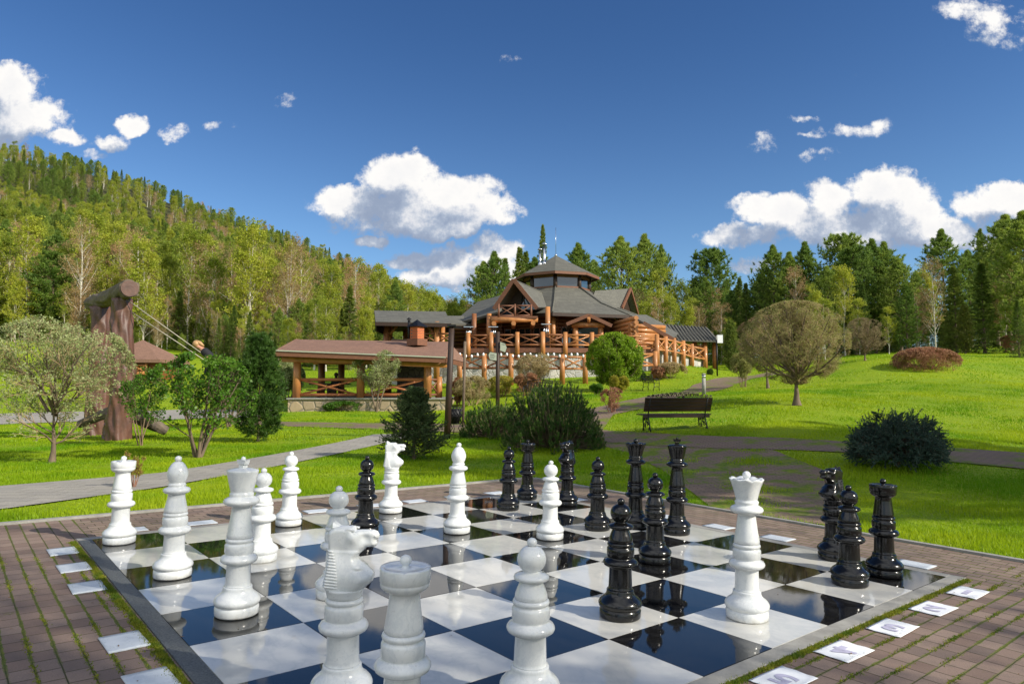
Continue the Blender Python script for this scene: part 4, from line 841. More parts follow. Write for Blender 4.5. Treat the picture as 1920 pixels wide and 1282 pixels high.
def branch(rs, PL, RD, cnt, tr, ln, ang, grav=0., nseg=3, rr=.6, tip=.35, taper=.5, wob=.12, az=None):
    m_, k, _ = PL.shape; idx = np.repeat(np.arange(m_), cnt); N = len(idx); t = rs.uniform(tr[0], tr[1], N); f = t * (k - 1); i = np.minimum(f.astype(int), k - 2); f = f - i
    P = PL[idx, i] * (1 - f)[:, None] + PL[idx, i + 1] * f[:, None]; r = RD[idx, i] * (1 - f) + RD[idx, i + 1] * f; d = PL[idx, i + 1] - PL[idx, i]; d /= np.linalg.norm(d, axis=1, keepdims=True) + 1e-9
    ref = np.where(np.abs(d[:, 2:3]) > .9, np.array([1., 0, 0]), np.array([0, 0, 1.])); u = np.cross(d, ref); u /= np.linalg.norm(u, axis=1, keepdims=True); v = np.cross(d, u)
    A = rs.uniform(0, 2 * pi, N) if az is None else az(N); g_ = ang * rs.uniform(.7, 1.3, N); dr = d * np.cos(g_)[:, None] + (u * np.cos(A)[:, None] + v * np.sin(A)[:, None]) * np.sin(g_)[:, None]
    L = (ln(P, t) if callable(ln) else ln * (1 - taper * t)) * rs.uniform(.65, 1.2, N) / nseg; out = [P]; q_ = P
    for s in range(nseg):
        dr = dr + np.array([0, 0, grav]) + rs.normal(0, wob, (N, 3)); dr /= np.linalg.norm(dr, axis=1, keepdims=True); q_ = q_ + dr * L[:, None]; out.append(q_)
    R = (r * rr)[:, None] * np.linspace(1, tip, nseg + 1)[None]; return np.stack(out, 1), np.maximum(R, .0012)
def on(rs, PL, cnt, jit=0., t0=.1):
    m_, k, _ = PL.shape; idx = np.repeat(np.arange(m_), cnt); t = rs.uniform(t0, 1, len(idx)) * (k - 1); i = np.minimum(t.astype(int), k - 2); f = (t - i)[:, None]
    P = PL[idx, i] * (1 - f) + PL[idx, i + 1] * f; d = PL[idx, i + 1] - PL[idx, i]; d /= np.linalg.norm(d, axis=1, keepdims=True) + 1e-9; return P + rs.normal(0, jit, P.shape), d
def leaves(rs, P, sz, d=None, asp=.6, spread=1.0):
    """diamond leaves"""
    n = len(P); a = rs.normal(0, spread, (n, 3)) + (d if d is not None else 0); a /= np.linalg.norm(a, axis=1, keepdims=True) + 1e-9; b = np.cross(a, rs.normal(0, 1, (n, 3))); b /= np.linalg.norm(b, axis=1, keepdims=True) + 1e-9
    s = (sz * rs.uniform(.6, 1.3, n))[:, None]; V = np.stack([P, P + a * s * .5 + b * s * asp * .5, P + a * s, P + a * s * .5 - b * s * asp * .5], 1).reshape(-1, 3); return V, np.arange(4 * n).reshape(-1, 4)
def needles(rs, P, d, cnt, ln, wd, sp=.6, up=.1):
    n = len(P) * cnt; P = np.repeat(P, cnt, 0); a = np.repeat(d, cnt, 0) + rs.normal(0, sp, (n, 3)) + np.array([0, 0, up]); a /= np.linalg.norm(a, axis=1, keepdims=True) + 1e-9
    b = np.cross(a, rs.normal(0, 1, (n, 3))); b /= np.linalg.norm(b, axis=1, keepdims=True) + 1e-9; s = (ln * rs.uniform(.6, 1.2, n))[:, None]; w_ = wd * .5
    V = np.stack([P - b * w_, P + b * w_, P + a * s], 1).reshape(-1, 3); return V, np.arange(3 * n).reshape(-1, 3)
def merge(name, parts):
    """parts: list of (V, F, material index)"""
    V = []; Fq = {}; o = 0; mi = []
    Fl = []
    for v, f, k in parts: V.append(v); Fl.append((f + o, k)); o += len(v)
    Fs = [f for f, k in Fl]; mi = np.concatenate([np.full(len(f), k) for f, k in Fl]); return mesh_np(name, np.concatenate(V), Fs, False, mi)
def trunkline(rs, Ht, r0, lean=.03, k=7, base=(0, 0, 0)):
    z = np.linspace(0, 1, k); x = np.cumsum(rs.normal(0, lean, k)) * Ht / k * 2; y = np.cumsum(rs.normal(0, lean, k)) * Ht / k * 2; x[0] = y[0] = 0
    return np.stack([x + base[0], y + base[1], z * Ht + base[2]], 1)[None], (r0 * (1 - z * .88) + r0 * .35 * np.exp(-z * 25))[None]
def conifer(rs, Ht, R, n, prof, e0, curve, ntw, ntuft, nn, ln, wd, r0, z0=.06, up=.1, sp=.55, twl=.42, sides=3, planar=True):
    T_, TR = trunkline(rs, Ht, r0, .006, 8); t = z0 + (1 - z0) * (np.arange(n) + rs.uniform(0, 1, n)) / n; f = t * 7; i = np.minimum(f.astype(int), 6); f = f - i
    P = T_[0, i] * (1 - f)[:, None] + T_[0, i + 1] * f[:, None]; A = np.arange(n) * 2.39996 + rs.normal(0, .3, n); L = R * prof((t - z0) / (1 - z0)) * rs.uniform(.72, 1.15, n) + .03 * R
    el = e0(t) + rs.normal(0, .10, n); out = [P]; q_ = P
    for s in range(4):
        q_ = q_ + np.stack([np.cos(A) * np.cos(el), np.sin(A) * np.cos(el), np.sin(el)], 1) * (L / 4)[:, None]; out.append(q_); el = el + curve
    B = np.stack(out, 1); BR = (r0 * .22 * (1 - t * .7))[:, None] * np.linspace(1, .2, 5)[None]
    azf = (lambda N: rs.choice([0, pi], N) + rs.normal(0, .45, N)) if planar else None
    LB = np.linalg.norm(B[:, -1] - B[:, 0], axis=1); idxL = np.repeat(LB, ntw)
    TW, TWR = branch(rs, B, BR, ntw, (.15, 1.0), lambda p, tt: idxL * twl * (1.12 - tt * .75), .85, up * .5, 2, .5, .4, wob=.1, az=azf)
    p1, d1 = on(rs, B, ntuft * 2, 0, .22); p2, d2 = on(rs, TW, ntuft, 0, .1); V, Fn = needles(rs, np.concatenate([p1, p2]), np.concatenate([d1, d2]), nn, ln, wd, sp, up)
    tv, tf_ = tubes(T_, TR, 8); bv, bf = tubes(B, BR, sides); wv_, wf = tubes(TW, TWR, 3)
    return mesh_np('trunk', np.concatenate([tv, bv]), [np.concatenate([tf_, bf + len(tv)])], True), merge('crown', [(V, Fn, 0), (wv_, wf, 1)])
def broad(rs, stems, limbs, subs, twigs, lf, lsz, clip=None, sides=5, lasp=.65, ltip=.1, lspread=1.0, fine=None, crown_sub=True):
    """stems = list of (PL, RD); limbs/subs/twigs = (cnt, (t0,t1), len, angle, grav, nseg)"""
    S = np.concatenate([s[0] for s in stems]); SR = np.concatenate([s[1] for s in stems])
    def go_(PL, RD, a, rr_=.6): return branch(rs, PL, RD, a[0], a[1], a[2], a[3], a[4], a[5], rr_, .35, a[6] if len(a) > 6 else .4)
    LB, LR = go_(S, SR, limbs, .5); SB, SR_ = go_(LB, LR, subs, .6); TB, TR = go_(SB, SR_, twigs, .6)
    def cl(P):
        if clip is None: return P
        c, r = clip; q_ = (P - c) / r; l = np.linalg.norm(q_, axis=-1, keepdims=True); k = np.where(l > 1, (1 - .10 * rs.uniform(0, 1, l.shape) ** 2) / l, 1); return np.where(P[..., 2:3] > .0, c + q_ * k * r, P)
    LB, SB, TB = cl(LB), cl(SB), cl(TB)
    a = [tubes(S, SR, 9), tubes(LB, LR, sides)]; b_ = [tubes(SB, SR_, 3), tubes(TB, TR, 3)]
    if fine: 
        FB, FR = go_(TB, TR, fine, .7); FB = cl(FB); b_.append(tubes(FB, FR, 3)); tip = FB
    else: tip = TB
    wood = mesh_np('trunk', np.concatenate([x[0] for x in a]), [np.concatenate([a[0][1], a[1][1] + len(a[0][0])])], True)
    parts = [(v, f, 1) for v, f in b_]
    if lf: p, d = on(rs, tip, lf, lsz * .4, ltip); v, f = leaves(rs, p, lsz, d, lasp, lspread); parts.insert(0, (v, f, 0))
    return wood, merge('crown', parts)
def plant(name, meshes, mats, label, cat, loc, s=1.0, rz=0., group=None, sz=None):
    """mats = (trunk, leaf, twig)"""
    t = thing(name, label, cat, loc, rz, group); t.scale = (s, s, s * (sz or 1)); key = 'k'
    a = bpy.data.objects.new('trunk', meshes[0]); b = bpy.data.objects.new('crown', meshes[1])
    for o, ms in ((a, [mats[0]]), (b, [mats[1], mats[2]])):
        COL.objects.link(o); o.parent = t
        if not o.data.materials:
            for m_ in ms: o.data.materials.append(m_)
    return t
M_cedar = leafmat('cedar_needles', (.16, .26, .05), (.30, .39, .065), .36, .6, .25, .9)
M_fir = leafmat('fir_needles', (.12, .19, .038), (.24, .31, .05), .34, .6, .25, .9)
M_birchl = leafmat('young_birch_leaves', (.255, .335, .030), (.39, .42, .045), .45, .55, .22, .8)
M_bare = leafmat('brown_buds', (.36, .235, .11), (.42, .31, .13), .35, .6, .25, .8)
M_pineh = leafmat('pine_needles', (.040, .095, .016), (.085, .17, .026), .2, .5, 0, 3)
M_mugo = leafmat('mugo_needles', (.036, .10, .018), (.11, .20, .032), .2, .5, .1, 4)
M_spruce = leafmat('spruce_needles', (.055, .095, .035), (.11, .155, .050), .15, .5, 0, 5)
M_blue = leafmat('blue_spruce_needles', (.026, .060, .046), (.075, .125, .095), .12, .5, 0, 5)
M_tipg = leafmat('young_pine_shoots', (.22, .20, .07), (.28, .24, .10), .2, .5, 0, 5)
M_green = leafmat('fresh_green_leaves', (.055, .150, .012), (.12, .24, .018), .4, .45, 0, 3)
M_pale = leafmat('pale_blossom_leaves', (.26, .33, .10), (.42, .45, .22), .4, .5, 0, 3)
M_tanl = leafmat('tan_buds', (.36, .27, .13), (.42, .36, .16), .3, .6, .2, 4)
M_olive = leafmat('olive_buds', (.30, .29, .085), (.38, .38, .12), .35, .6, .1, 4)
M_lime = leafmat('lime_leaves', (.17, .30, .012), (.27, .40, .018), .4, .5, 0, 1.5)
M_redl = leafmat('red_brown_shoots', (.34, .14, .080), (.42, .24, .12), .3, .6, .15, 2.5)
M_yel = leafmat('yellow_green_leaves', (.34, .34, .025), (.42, .36, .05), .4, .5, 0, 4)
M_thuja = leafmat('thuja_foliage', (.11, .15, .028), (.19, .20, .036), .2, .6, .15, 5)
M_brnp = leafmat('orange_dry_needles', (.17, .10, .05), (.22, .13, .06), .2, .6, .1, 5)

RS = np.random.RandomState
# --- shared forest trees
cedar_prof = lambda t: np.minimum(1, 2.6 * (1 - t)) * (.62 + .38 * np.sin(np.clip(t * 2.2 + .25, 0, pi))) * np.where(t > .85, .55 + .45 * (1 - t) / .15, 1)
fir_prof = lambda t: (1 - t) ** .85
def K_cedar(s): r = RS(s); return conifer(r, 12, 2.35 + .3 * (s % 3), 150, cedar_prof, lambda t: .05 + .75 * t, .09, 7, 3, 6, .34, .085, .17, .10 + .05 * (s % 2), .35, .6, .45)
def K_fir(s): r = RS(s); return conifer(r, 12, 1.7 + .25 * (s % 3), 190, fir_prof, lambda t: -.25 + .75 * t, .03, 6, 3, 5, .26, .07, .13, .03, .0, .45, .40)
def K_pine(s): r = RS(s); return conifer(r, 12, 3.0, 95, lambda t: np.sin(np.clip(t, 0, 1) * pi * .85 + .35) ** .7, lambda t: .0 + .6 * t, .10, 8, 4, 7, .34, .08, .17, .32, .4, .7, .5, planar=False)
def K_birch(s, leaf=5, lsz=.19, h_=13):
    r = RS(s); st = [trunkline(r, h_, .095, .02, 8)]
    if s % 3 == 0: st.append(trunkline(r, h_ * .9, .075, .035, 8, (.25, .1, 0)))
    return broad(r, st, (30, (.13, .97), lambda P, t: 3.9 * (1.12 - t) ** .6, .62, .08, 4), (7, (.2, 1), 1.35, .6, .02, 3), (6, (.2, 1), .75, .6, -.12, 2), leaf, lsz, None, 4)
FK = {}
def kinds():
    for i in range(4): FK['cedar', i] = (K_cedar(10 + i), (M_bark, M_cedar, M_bark))
    for i in range(3): FK['fir', i] = (K_fir(20 + i), (M_bark, M_fir, M_bark))
    for i in range(2): FK['pine', i] = (K_pine(30 + i), (M_bark, M_cedar, M_bark))
    for i in range(4): FK['birch', i] = (K_birch(42 + i), (M_birch, M_birchl, M_twigl))
    for i in range(3): FK['bare', i] = (K_birch(51 + i, 3, .14), (M_birch, M_bare, M_twigl))
kinds()
NK = {'cedar': 4, 'fir': 3, 'pine': 2, 'birch': 4, 'bare': 3}
HK = {'cedar': 12, 'fir': 12, 'pine': 12, 'birch': 13.6, 'bare': 13.6}
NM = {'cedar': 'cedar_tree', 'fir': 'fir_tree', 'pine': 'pine_tree', 'birch': 'birch_tree', 'bare': 'bare_birch'}
rnd = random.Random(11)
def forest(kind, px, ytop, D, label, group=None, wide=1.0, ybase=None):
    z0 = h(uv_of(px, 600)[0] * D, D); p = Vector((uv_of(px, 600)[0] * D, D, z0)); ht = pt(px, ytop, D).z - z0; s = ht / HK[kind]; v = rnd.randrange(NK[kind]); m_, mt = FK[kind, v]
    t = plant(NM[kind], m_, mt, label, 'tree', p - Vector((0, 0, .1)), s, rnd.uniform(0, 6.28), group); t.scale = (s * wide, s * wide, s); return t
GR = 'trees in the wood right of the lodge'
for a in [
 ('cedar', 925, 474, 74, 'cedar with open branches rising left of the lodge roof'), ('cedar', 908, 492, 78, 'shorter cedar at the far left end of the trees behind the lodge'), ('fir', 948, 484, 76, 'narrow fir pressed against the cedar left of the lodge roof'),
 ('fir', 974, 464, 84, 'left one of two pointed firs behind the front gable'), ('fir', 986, 472, 86, 'right one of two pointed firs behind the front gable'),
 ('fir', 1018, 423, 90, 'very tall thin fir directly behind the steel flues', .55), ('cedar', 1003, 485, 86, 'low cedar between the twin firs and the steel flues'),
 ('cedar', 1085, 459, 86, 'round topped cedar just right of the lantern roof'), ('cedar', 1112, 490, 90, 'low cedar crown behind the right slope of the lantern roof'),
 ('cedar', 1166, 446, 78, 'broad cedar left of the tall pair above the back gable'), ('cedar', 1210, 442, 80, 'tallest cedar of the group right of the lodge'), ('cedar', 1242, 461, 84, 'slim cedar at the right of the tall group', .6),
 ('pine', 1336, 474, 80, 'lone pine with a round head and bare trunk above the covered walk'),
 ('bare', 1196, 540, 72, 'tan bare birch behind the back gable'), ('birch', 1243, 508, 70, 'tall yellow green birch with pale trunk right of the back gable'), ('birch', 1278, 526, 72, 'yellow green birch above the lodge wing roof'), ('birch', 1300, 560, 66, 'bright leafy birch just left of the covered walk'),
 ('bare', 1222, 548, 76, 'thin bare birch between the cedars and the leafy birch'), ('bare', 1336, 540, 70, 'orange brown bare birch under the lone pine'),
 ('cedar', 1452, 462, 64, 'wide dark cedar left of the round pruned tree top'), ('cedar', 1482, 474, 62, 'cedar directly behind the round pruned tree'), ('cedar', 1514, 455, 62, 'dense cedar with light sides right above the pruned tree'), ('bare', 1496, 500, 60, 'orange twiggy birch between two dense cedars'),
 ('birch', 1526, 540, 52, 'small yellow green birch in front of the dense cedar'), ('birch', 1583, 500, 56, 'broad yellow green birch behind the brown bush'), ('pine', 1585, 447, 64, 'open topped pine with three heads'), ('pine', 1604, 470, 60, 'pine with a red bare trunk'),
 ('cedar', 1640, 450, 62, 'cedar left one of the twin cedars'), ('cedar', 1664, 455, 62, 'cedar right one of the twin cedars'), ('cedar', 1688, 486, 58, 'cedar sloping down from the twin cedars'), ('cedar', 1700, 532, 50, 'small sunlit grey green cedar standing forward of the wood'),
 ('bare', 1752, 478, 58, 'pale bare birch with a white forked trunk in the right wood'), ('birch', 1738, 500, 62, 'thin leafy birch beside the white forked birch'), ('cedar', 1772, 432, 66, 'high cedar behind the white forked birch'), ('fir', 1792, 498, 52, 'bright green conical fir right of the forked birch', 1.25),
 ('fir', 1845, 430, 70, 'black spire of a thin fir above the right wood', .7), ('cedar', 1820, 470, 66, 'dark round cedar left of the black spire'), ('fir', 1844, 492, 50, 'broad bright green fir below the black spire', 1.3), ('bare', 1882, 502, 50, 'red brown bare birch near the right frame edge'),
 ('cedar', 1893, 405, 52, 'massive dark cedar at the right frame edge', 1.15), ('cedar', 1926, 398, 48, 'cedar cut by the right frame edge', 1.1), ('cedar', 1870, 450, 58, 'dark cedar filling the gap left of the massive cedar'), ('fir', 1908, 560, 44, 'low green fir below the massive cedar'),
 ('fir', 1388, 520, 72, 'dark fir right of the lone pine'), ('cedar', 1372, 545, 66, 'dark cedar above the end of the covered walk'), ('fir', 1400, 530, 64, 'light green fir beside the dark ones', 1.1), ('cedar', 1425, 520, 66, 'cedar left of the pruned tree crown'), ('cedar', 1552, 500, 58, 'dark cedar behind the small birch'),
 ('birch', 1262, 540, 80, 'pale birch deep between the tall cedars'), ('cedar', 1720, 510, 60, 'dark cedar behind the sunlit one'), ('fir', 1620, 530, 54, 'fir rising just above the brown bush')]:
    wd = a[5] if len(a) > 5 else 1.0; forest(a[0], a[1], a[2], a[3], a[4], GR, wd)
for a in [('birch', 1205, 566, 62), ('bare', 1232, 560, 63), ('birch', 1256, 556, 61), ('birch', 1288, 572, 62), ('bare', 1312, 570, 64), ('bare', 1350, 566, 62), ('birch', 1366, 600, 60), ('bare', 1428, 590, 56), ('birch', 1545, 560, 50), ('birch', 1610, 560, 52), ('bare', 1716, 545, 52), ('birch', 1665, 575, 50)]:
    forest(a[0], a[1], a[2], a[3], {'birch': 'low yellow green birch at the front edge of the right wood', 'bare': 'low tan bare birch at the front edge of the right wood'}[a[0]], 'birches at the edge of the right wood', 1.15)
for a in [('pine', 98, 480, 78, 'big spreading pine at the foot of the hillside above the apple tree', 1.25), ('bare', 150, 468, 80, 'bare birch just left of the giant swing beam'), ('bare', 396, 452, 84, 'tall tan bare birch alone above the young pine', 1.3), ('birch', 222, 500, 82, 'white stemmed birch directly behind the swing beam'), ('birch', 600, 545, 80, 'yellow green birch above the left part of the pavilion roof', 1.2), ('fir', 335, 545, 80, 'dark fir behind the swing rider', 1.3), ('fir', 655, 535, 82, 'dark fir left of the terrace shelter', 1.4), ('birch', 30, 520, 76, 'birch with bright trunk near the left frame edge'), ('bare', 500, 520, 80, 'wide orange tan bare birch above the left pavilion corner', 1.4), ('cedar', 560, 560, 78, 'grey green cedar above the pavilion ridge')]:
    forest(a[0], a[1], a[2], a[3], a[4], None, a[5] if len(a) > 5 else 1.0)
# fill behind
rf = random.Random(4)
for i in range(58):
    px = rf.uniform(1130, 2010); D = rf.uniform(70, 105); k = rf.choice(['cedar', 'cedar', 'fir', 'fir', 'birch', 'bare', 'cedar'])
    yt = rf.uniform(520, 570) if px < 1400 else rf.uniform(505, 560) - max(0, px - 1700) * .2
    forest(k, px, yt, D, {'cedar': 'dark cedar deep in the wood right of the lodge', 'fir': 'dark fir deep in the wood right of the lodge', 'birch': 'yellow green birch deep in the wood right of the lodge', 'bare': 'brown bare birch deep in the wood right of the lodge'}[k], 'trees deep in the right wood')
for i in range(46):
    px = rf.uniform(1340, 2010); D = rf.uniform(60, 76)
    forest('fir', px, rf.uniform(575, 622) - max(0, px - 1750) * .08, D, 'low dark fir under the tall trees of the right wood', 'low firs under the right wood', 1.7)
for px, yt, D, k in [(850, 560, 78, 'birch'), (872, 556, 82, 'birch'), (885, 545, 74, 'bare'), (832, 575, 90, 'birch'), (905, 560, 70, 'birch')]:
    forest(k, px, yt, D, 'light birch in the row between hillside and lodge', 'birches left of the lodge')
# hillside: sample the slope, biggest in the picture become things, the rest one wood
r = RS(77); PX = []
for i in range(15000):
    px = r.uniform(-260, 1000); D = 62 * (720 / 62) ** r.uniform(.02, 1) ; PX.append((px, D))
PX = np.array(PX); X = (PX[:, 0] - 960) / F * PX[:, 1]; Y = PX[:, 1]; Z = H(X, Y); d_ = np.ones(len(X), bool)
foot = np.interp(PX[:, 0], [-260, 0, 200, 330, 480, 620, 760, 860, 1000], [78, 76, 76, 76, 76, 80, 90, 110, 160]); d_ &= Y > foot
d_ &= ~((PX[:, 0] > 820) & (Y < 130)); d_ &= ~((PX[:, 0] > 780 + (Y - 200) * .25) & (Y > 200) & (PX[:, 0] > 860))
keep = []; cell = {}
for i in r.permutation(np.where(d_)[0]):
    sp_ = 3.6 + Y[i] * .0078; c_ = (int(X[i] // 9), int(Y[i] // 9)); ok = True
    for dx in (-1, 0, 1):
        for dy in (-1, 0, 1):
            for j in cell.get((c_[0] + dx, c_[1] + dy), ()):
                if (X[i] - X[j]) ** 2 + (Y[i] - Y[j]) ** 2 < sp_ ** 2: ok = False; break
    if ok: keep.append(i); cell.setdefault(c_, []).append(i)
keep = np.array(keep); cl_ = np.sin(X / 23 + 1.3 * np.sin(Y / 31)) + np.sin(Y / 17 + X / 41) + r.normal(0, .75, len(X)); kinds_ = []
for i in keep:
    c = cl_[i]; u_ = r.uniform()
    if c > .75: k = 'cedar' if u_ < .6 else 'fir'
    elif c > .1: k = 'fir' if u_ < .3 else ('pine' if u_ < .5 else 'birch')
    elif c > -1.1: k = 'birch' if u_ < .72 else ('bare' if u_ < .9 else 'cedar')
    else: k = 'bare' if u_ < .42 else 'birch'
    kinds_.append(k)
und = []
for i in range(420):
    px_ = r.uniform(-120, 900); Df = np.interp(px_, [-260, 0, 200, 330, 480, 620, 760, 860, 1000], [78, 76, 76, 76, 66, 60, 66, 100, 160]) + r.exponential(16); und.append(((px_ - 960) / F * Df, Df))
und = np.array(und); UZ = H(und[:, 0], und[:, 1])
order = np.argsort(Y[keep]); cnt = {'cedar': 0, 'fir': 0, 'pine': 0, 'birch': 0, 'bare': 0}; rest = []
LIM = {'cedar': 120, 'fir': 90, 'pine': 45, 'birch': 190, 'bare': 75}
LB_ = {'cedar': 'dark green cedar in the forest on the left hillside', 'fir': 'narrow dark fir in the forest on the left hillside', 'pine': 'grey green pine in the forest on the left hillside', 'birch': 'yellow green white-trunked birch in the forest on the left hillside', 'bare': 'tan bare-twigged birch in the forest on the left hillside'}
RPX = [-400, 0, 100, 200, 300, 400, 500, 600, 700, 760, 800, 860, 1000]; RPY = [250, 262, 278, 300, 343, 383, 418, 455, 500, 528, 545, 560, 572]
for o_ in order:
    i = keep[o_]; k = kinds_[o_]; s = r.uniform(.80, 1.2) * (1.0 if k in ('cedar', 'fir', 'pine') else .92) * (1.05 if Y[i] < 200 else .95)
    yl = np.interp(PX[i, 0], RPX, RPY) + r.uniform(-6, 22); _, vv = uv_of(PX[i, 0], yl); mx = (CZ + vv * Y[i] - Z[i]) / HK[k]
    if mx < .42: continue
    s = min(s, mx)
    if -60 < PX[i, 0] < 960 and cnt[k] < LIM[k]:
        cnt[k] += 1; v = r.randint(NK[k]); m_, mt = FK[k, v]; t = plant(NM[k], m_, mt, LB_[k], 'tree', (X[i], Y[i], Z[i] - .2), s, r.uniform(0, 6.28), LB_[k].replace(' in the', 's in the').split('green ')[-1]); t['group'] = {'cedar': 'cedars', 'fir': 'firs', 'pine': 'pines', 'birch': 'leafing birches', 'bare': 'bare birches'}[k] + ' on the hillside'
    else: rest.append((X[i], Y[i], Z[i] - .2, s, k))
for (x_, y_), z_ in zip(und, UZ): rest.append((x_, y_, z_ - .1, r.uniform(.18, .5), r.choice(['fir', 'birch', 'birch', 'cedar', 'bare'])))
# one object for the rest: instances scattered on points
lib = bpy.data.collections.new('far_tree_kinds'); kl = []
for (k, v), (m_, mt) in sorted(FK.items()):
    if v > 1: continue
    me = bpy.data.meshes.new('tree'); kl.append(k)
    import bmesh
    bmm = bmesh.new(); bmm.from_mesh(m_[0]); n0 = len(bmm.faces); bmm.from_mesh(m_[1]); bmm.faces.ensure_lookup_table()
    for f in bmm.faces:
        if f.index >= n0 or f.index < 0: pass
    for j, f in enumerate(bmm.faces): f.material_index = 0 if j < n0 else f.material_index + 1
    bmm.to_mesh(me); bmm.free()
    for mm in mt: me.materials.append(mm)
    o = bpy.data.objects.new('k%02d' % len(kl), me); lib.objects.link(o)
me = bpy.data.meshes.new('forest'); me.from_pydata([q_[:3] for q_ in rest], [], []); n = len(rest)
at_ = me.attributes.new('scl', 'FLOAT', 'POINT'); at_.data.foreach_set('value', [q_[3] for q_ in rest])
at_ = me.attributes.new('rz', 'FLOAT', 'POINT'); at_.data.foreach_set('value', r.uniform(0, 6.28, n).astype(np.float32))
at_ = me.attributes.new('kid', 'INT', 'POINT'); at_.data.foreach_set('value', [r.choice([j for j, kk in enumerate(kl) if kk == q_[4]]) for q_ in rest])
fo = bpy.data.objects.new('forest', me); COL.objects.link(fo); prop(fo, 'dense mixed forest of birch and conifer covering the upper left hillside', 'forest', kind='stuff')
ng = bpy.data.node_groups.new('scatter', 'GeometryNodeTree'); ng.interface.new_socket('G', in_out='INPUT', socket_type='NodeSocketGeometry'); ng.interface.new_socket('G', in_out='OUTPUT', socket_type='NodeSocketGeometry')
q = NT(ng); gi = q.N('NodeGroupInput'); go = q.N('NodeGroupOutput'); ci = q.N('GeometryNodeCollectionInfo'); ci.inputs['Collection'].default_value = lib; ci.inputs['Separate Children'].default_value = True; ci.inputs['Reset Children'].default_value = True
def attr(nm, ty): n_ = q.N('GeometryNodeInputNamedAttribute', data_type=ty); n_.inputs['Name'].default_value = nm; return n_.outputs[0]
ip = q.N('GeometryNodeInstanceOnPoints'); ip.inputs['Pick Instance'].default_value = True; q.l.new(gi.outputs[0], ip.inputs['Points']); q.l.new(ci.outputs[0], ip.inputs['Instance']); q.l.new(attr('kid', 'INT'), ip.inputs['Instance Index'])
cx = q.N('ShaderNodeCombineXYZ'); q.l.new(attr('rz', 'FLOAT'), cx.inputs[2]); q.l.new(cx.outputs[0], ip.inputs['Rotation']); q.l.new(attr('scl', 'FLOAT'), ip.inputs['Scale']); q.l.new(ip.outputs[0], go.inputs[0])
fo.modifiers.new('scatter', 'NODES').node_group = ng
print('hillside things', cnt, 'rest', len(rest))

# ------------------------------------------------------------ garden plants
def shrub(seed, Hh_, W_, nst, leaf, lsz, r0=.02, base=.05, lb=.45, clip=True, dens=1.0, up=.10, t0=.1, fine=True, zc=.56, ltip=.1, lasp=.65, ang=.55, zr=None):
    r = RS(seed); st = []
    for k in range(nst):
        a = k * 2.4 + r.uniform(0, .6); tl = W_ * r.uniform(.12, .36) * (nst > 1); z = np.linspace(0, 1, 6); hh = Hh_ * r.uniform(.62, .9)
        P = np.stack([np.cos(a) * (base * (nst > 1) + tl * z ** 1.1) + np.cumsum(r.normal(0, .012, 6)) * Hh_, np.sin(a) * (base * (nst > 1) + tl * z ** 1.1) + np.cumsum(r.normal(0, .012, 6)) * Hh_, z * hh], 1)
        st.append((P[None], (r0 * (1 - .75 * z))[None]))
    c = (np.array([0, 0, Hh_ * zc]), np.array([W_ / 2, W_ / 2, zr or Hh_ * (1 - zc)])) if clip else None
    return broad(r, st, (max(3, int(dens * 26 / nst)), (t0, 1), W_ * lb, ang, up, 4, .2), (8, (.15, 1), W_ * .22, .6, up, 3), (7, (.1, 1), W_ * .12, .6, up * .5, 2), leaf, lsz, c, 4, lasp, ltip, 1.0, (4, (.2, 1), W_ * .05, .6, 0, 2) if fine else None)
def put(name, meshes, mats, label, cat, px, py, s=1., rz=0., dz=-.03, group=None, D=None):
    p = gpt(px, py) if D is None else at(px, D); return plant(name, meshes, mats, label, cat, (p.x, p.y, p.z + dz), s, rz, group), p
def size(px, py, ytop, wpx): p = gpt(px, py); return (py - ytop) / F * p.y * 1.0, wpx / F * p.y, p
# apple-like tree on the left
hh, ww, p = size(97, 868, 606, 262)
r = RS(3); k = np.linspace(0, 1, 6)
stm = [trunkline(r, hh * .42, .062, .02, 6)]; tp_ = stm[0][0][0, -1]
for a_, l_ in [(.3, .5), (1.6, .55), (2.7, .6), (3.9, .5), (5.2, .6), (4.6, .45), (.9, .42)]:
    d_ = np.array([cos(a_) * .9, sin(a_) * .9, 1.0]); z = np.linspace(0, 1, 6)[:, None]; P = tp_ * .85 + (d_ * z + np.array([0, 0, .12]) * z * z + np.cumsum(r.normal(0, .03, (6, 3)), 0)) * hh * l_ * .8
    stm.append((P[None], (.034 * (1 - .7 * z[:, 0]))[None]))
ms = broad(r, stm, (8, (.15, 1), ww * .42, .75, .03, 4, .2), (7, (.15, 1), ww * .20, .7, .08, 3), (6, (.1, 1), ww * .10, .6, .08, 2), 3, .050, (np.array([0, 0, hh * .60]), np.array([ww / 2 * 1.05, ww / 2 * 1.05, hh * .46])), 5, .6, .3, 1.0, (2, (.2, 1), .07, .6, 0, 2))
plant('apple_tree', ms, (M_bark, M_pale, M_twigl), 'spreading leafless apple tree with pale buds and forked trunk at the left lawn edge', 'tree', p - Vector((0, 0, .02)), 1, .5)
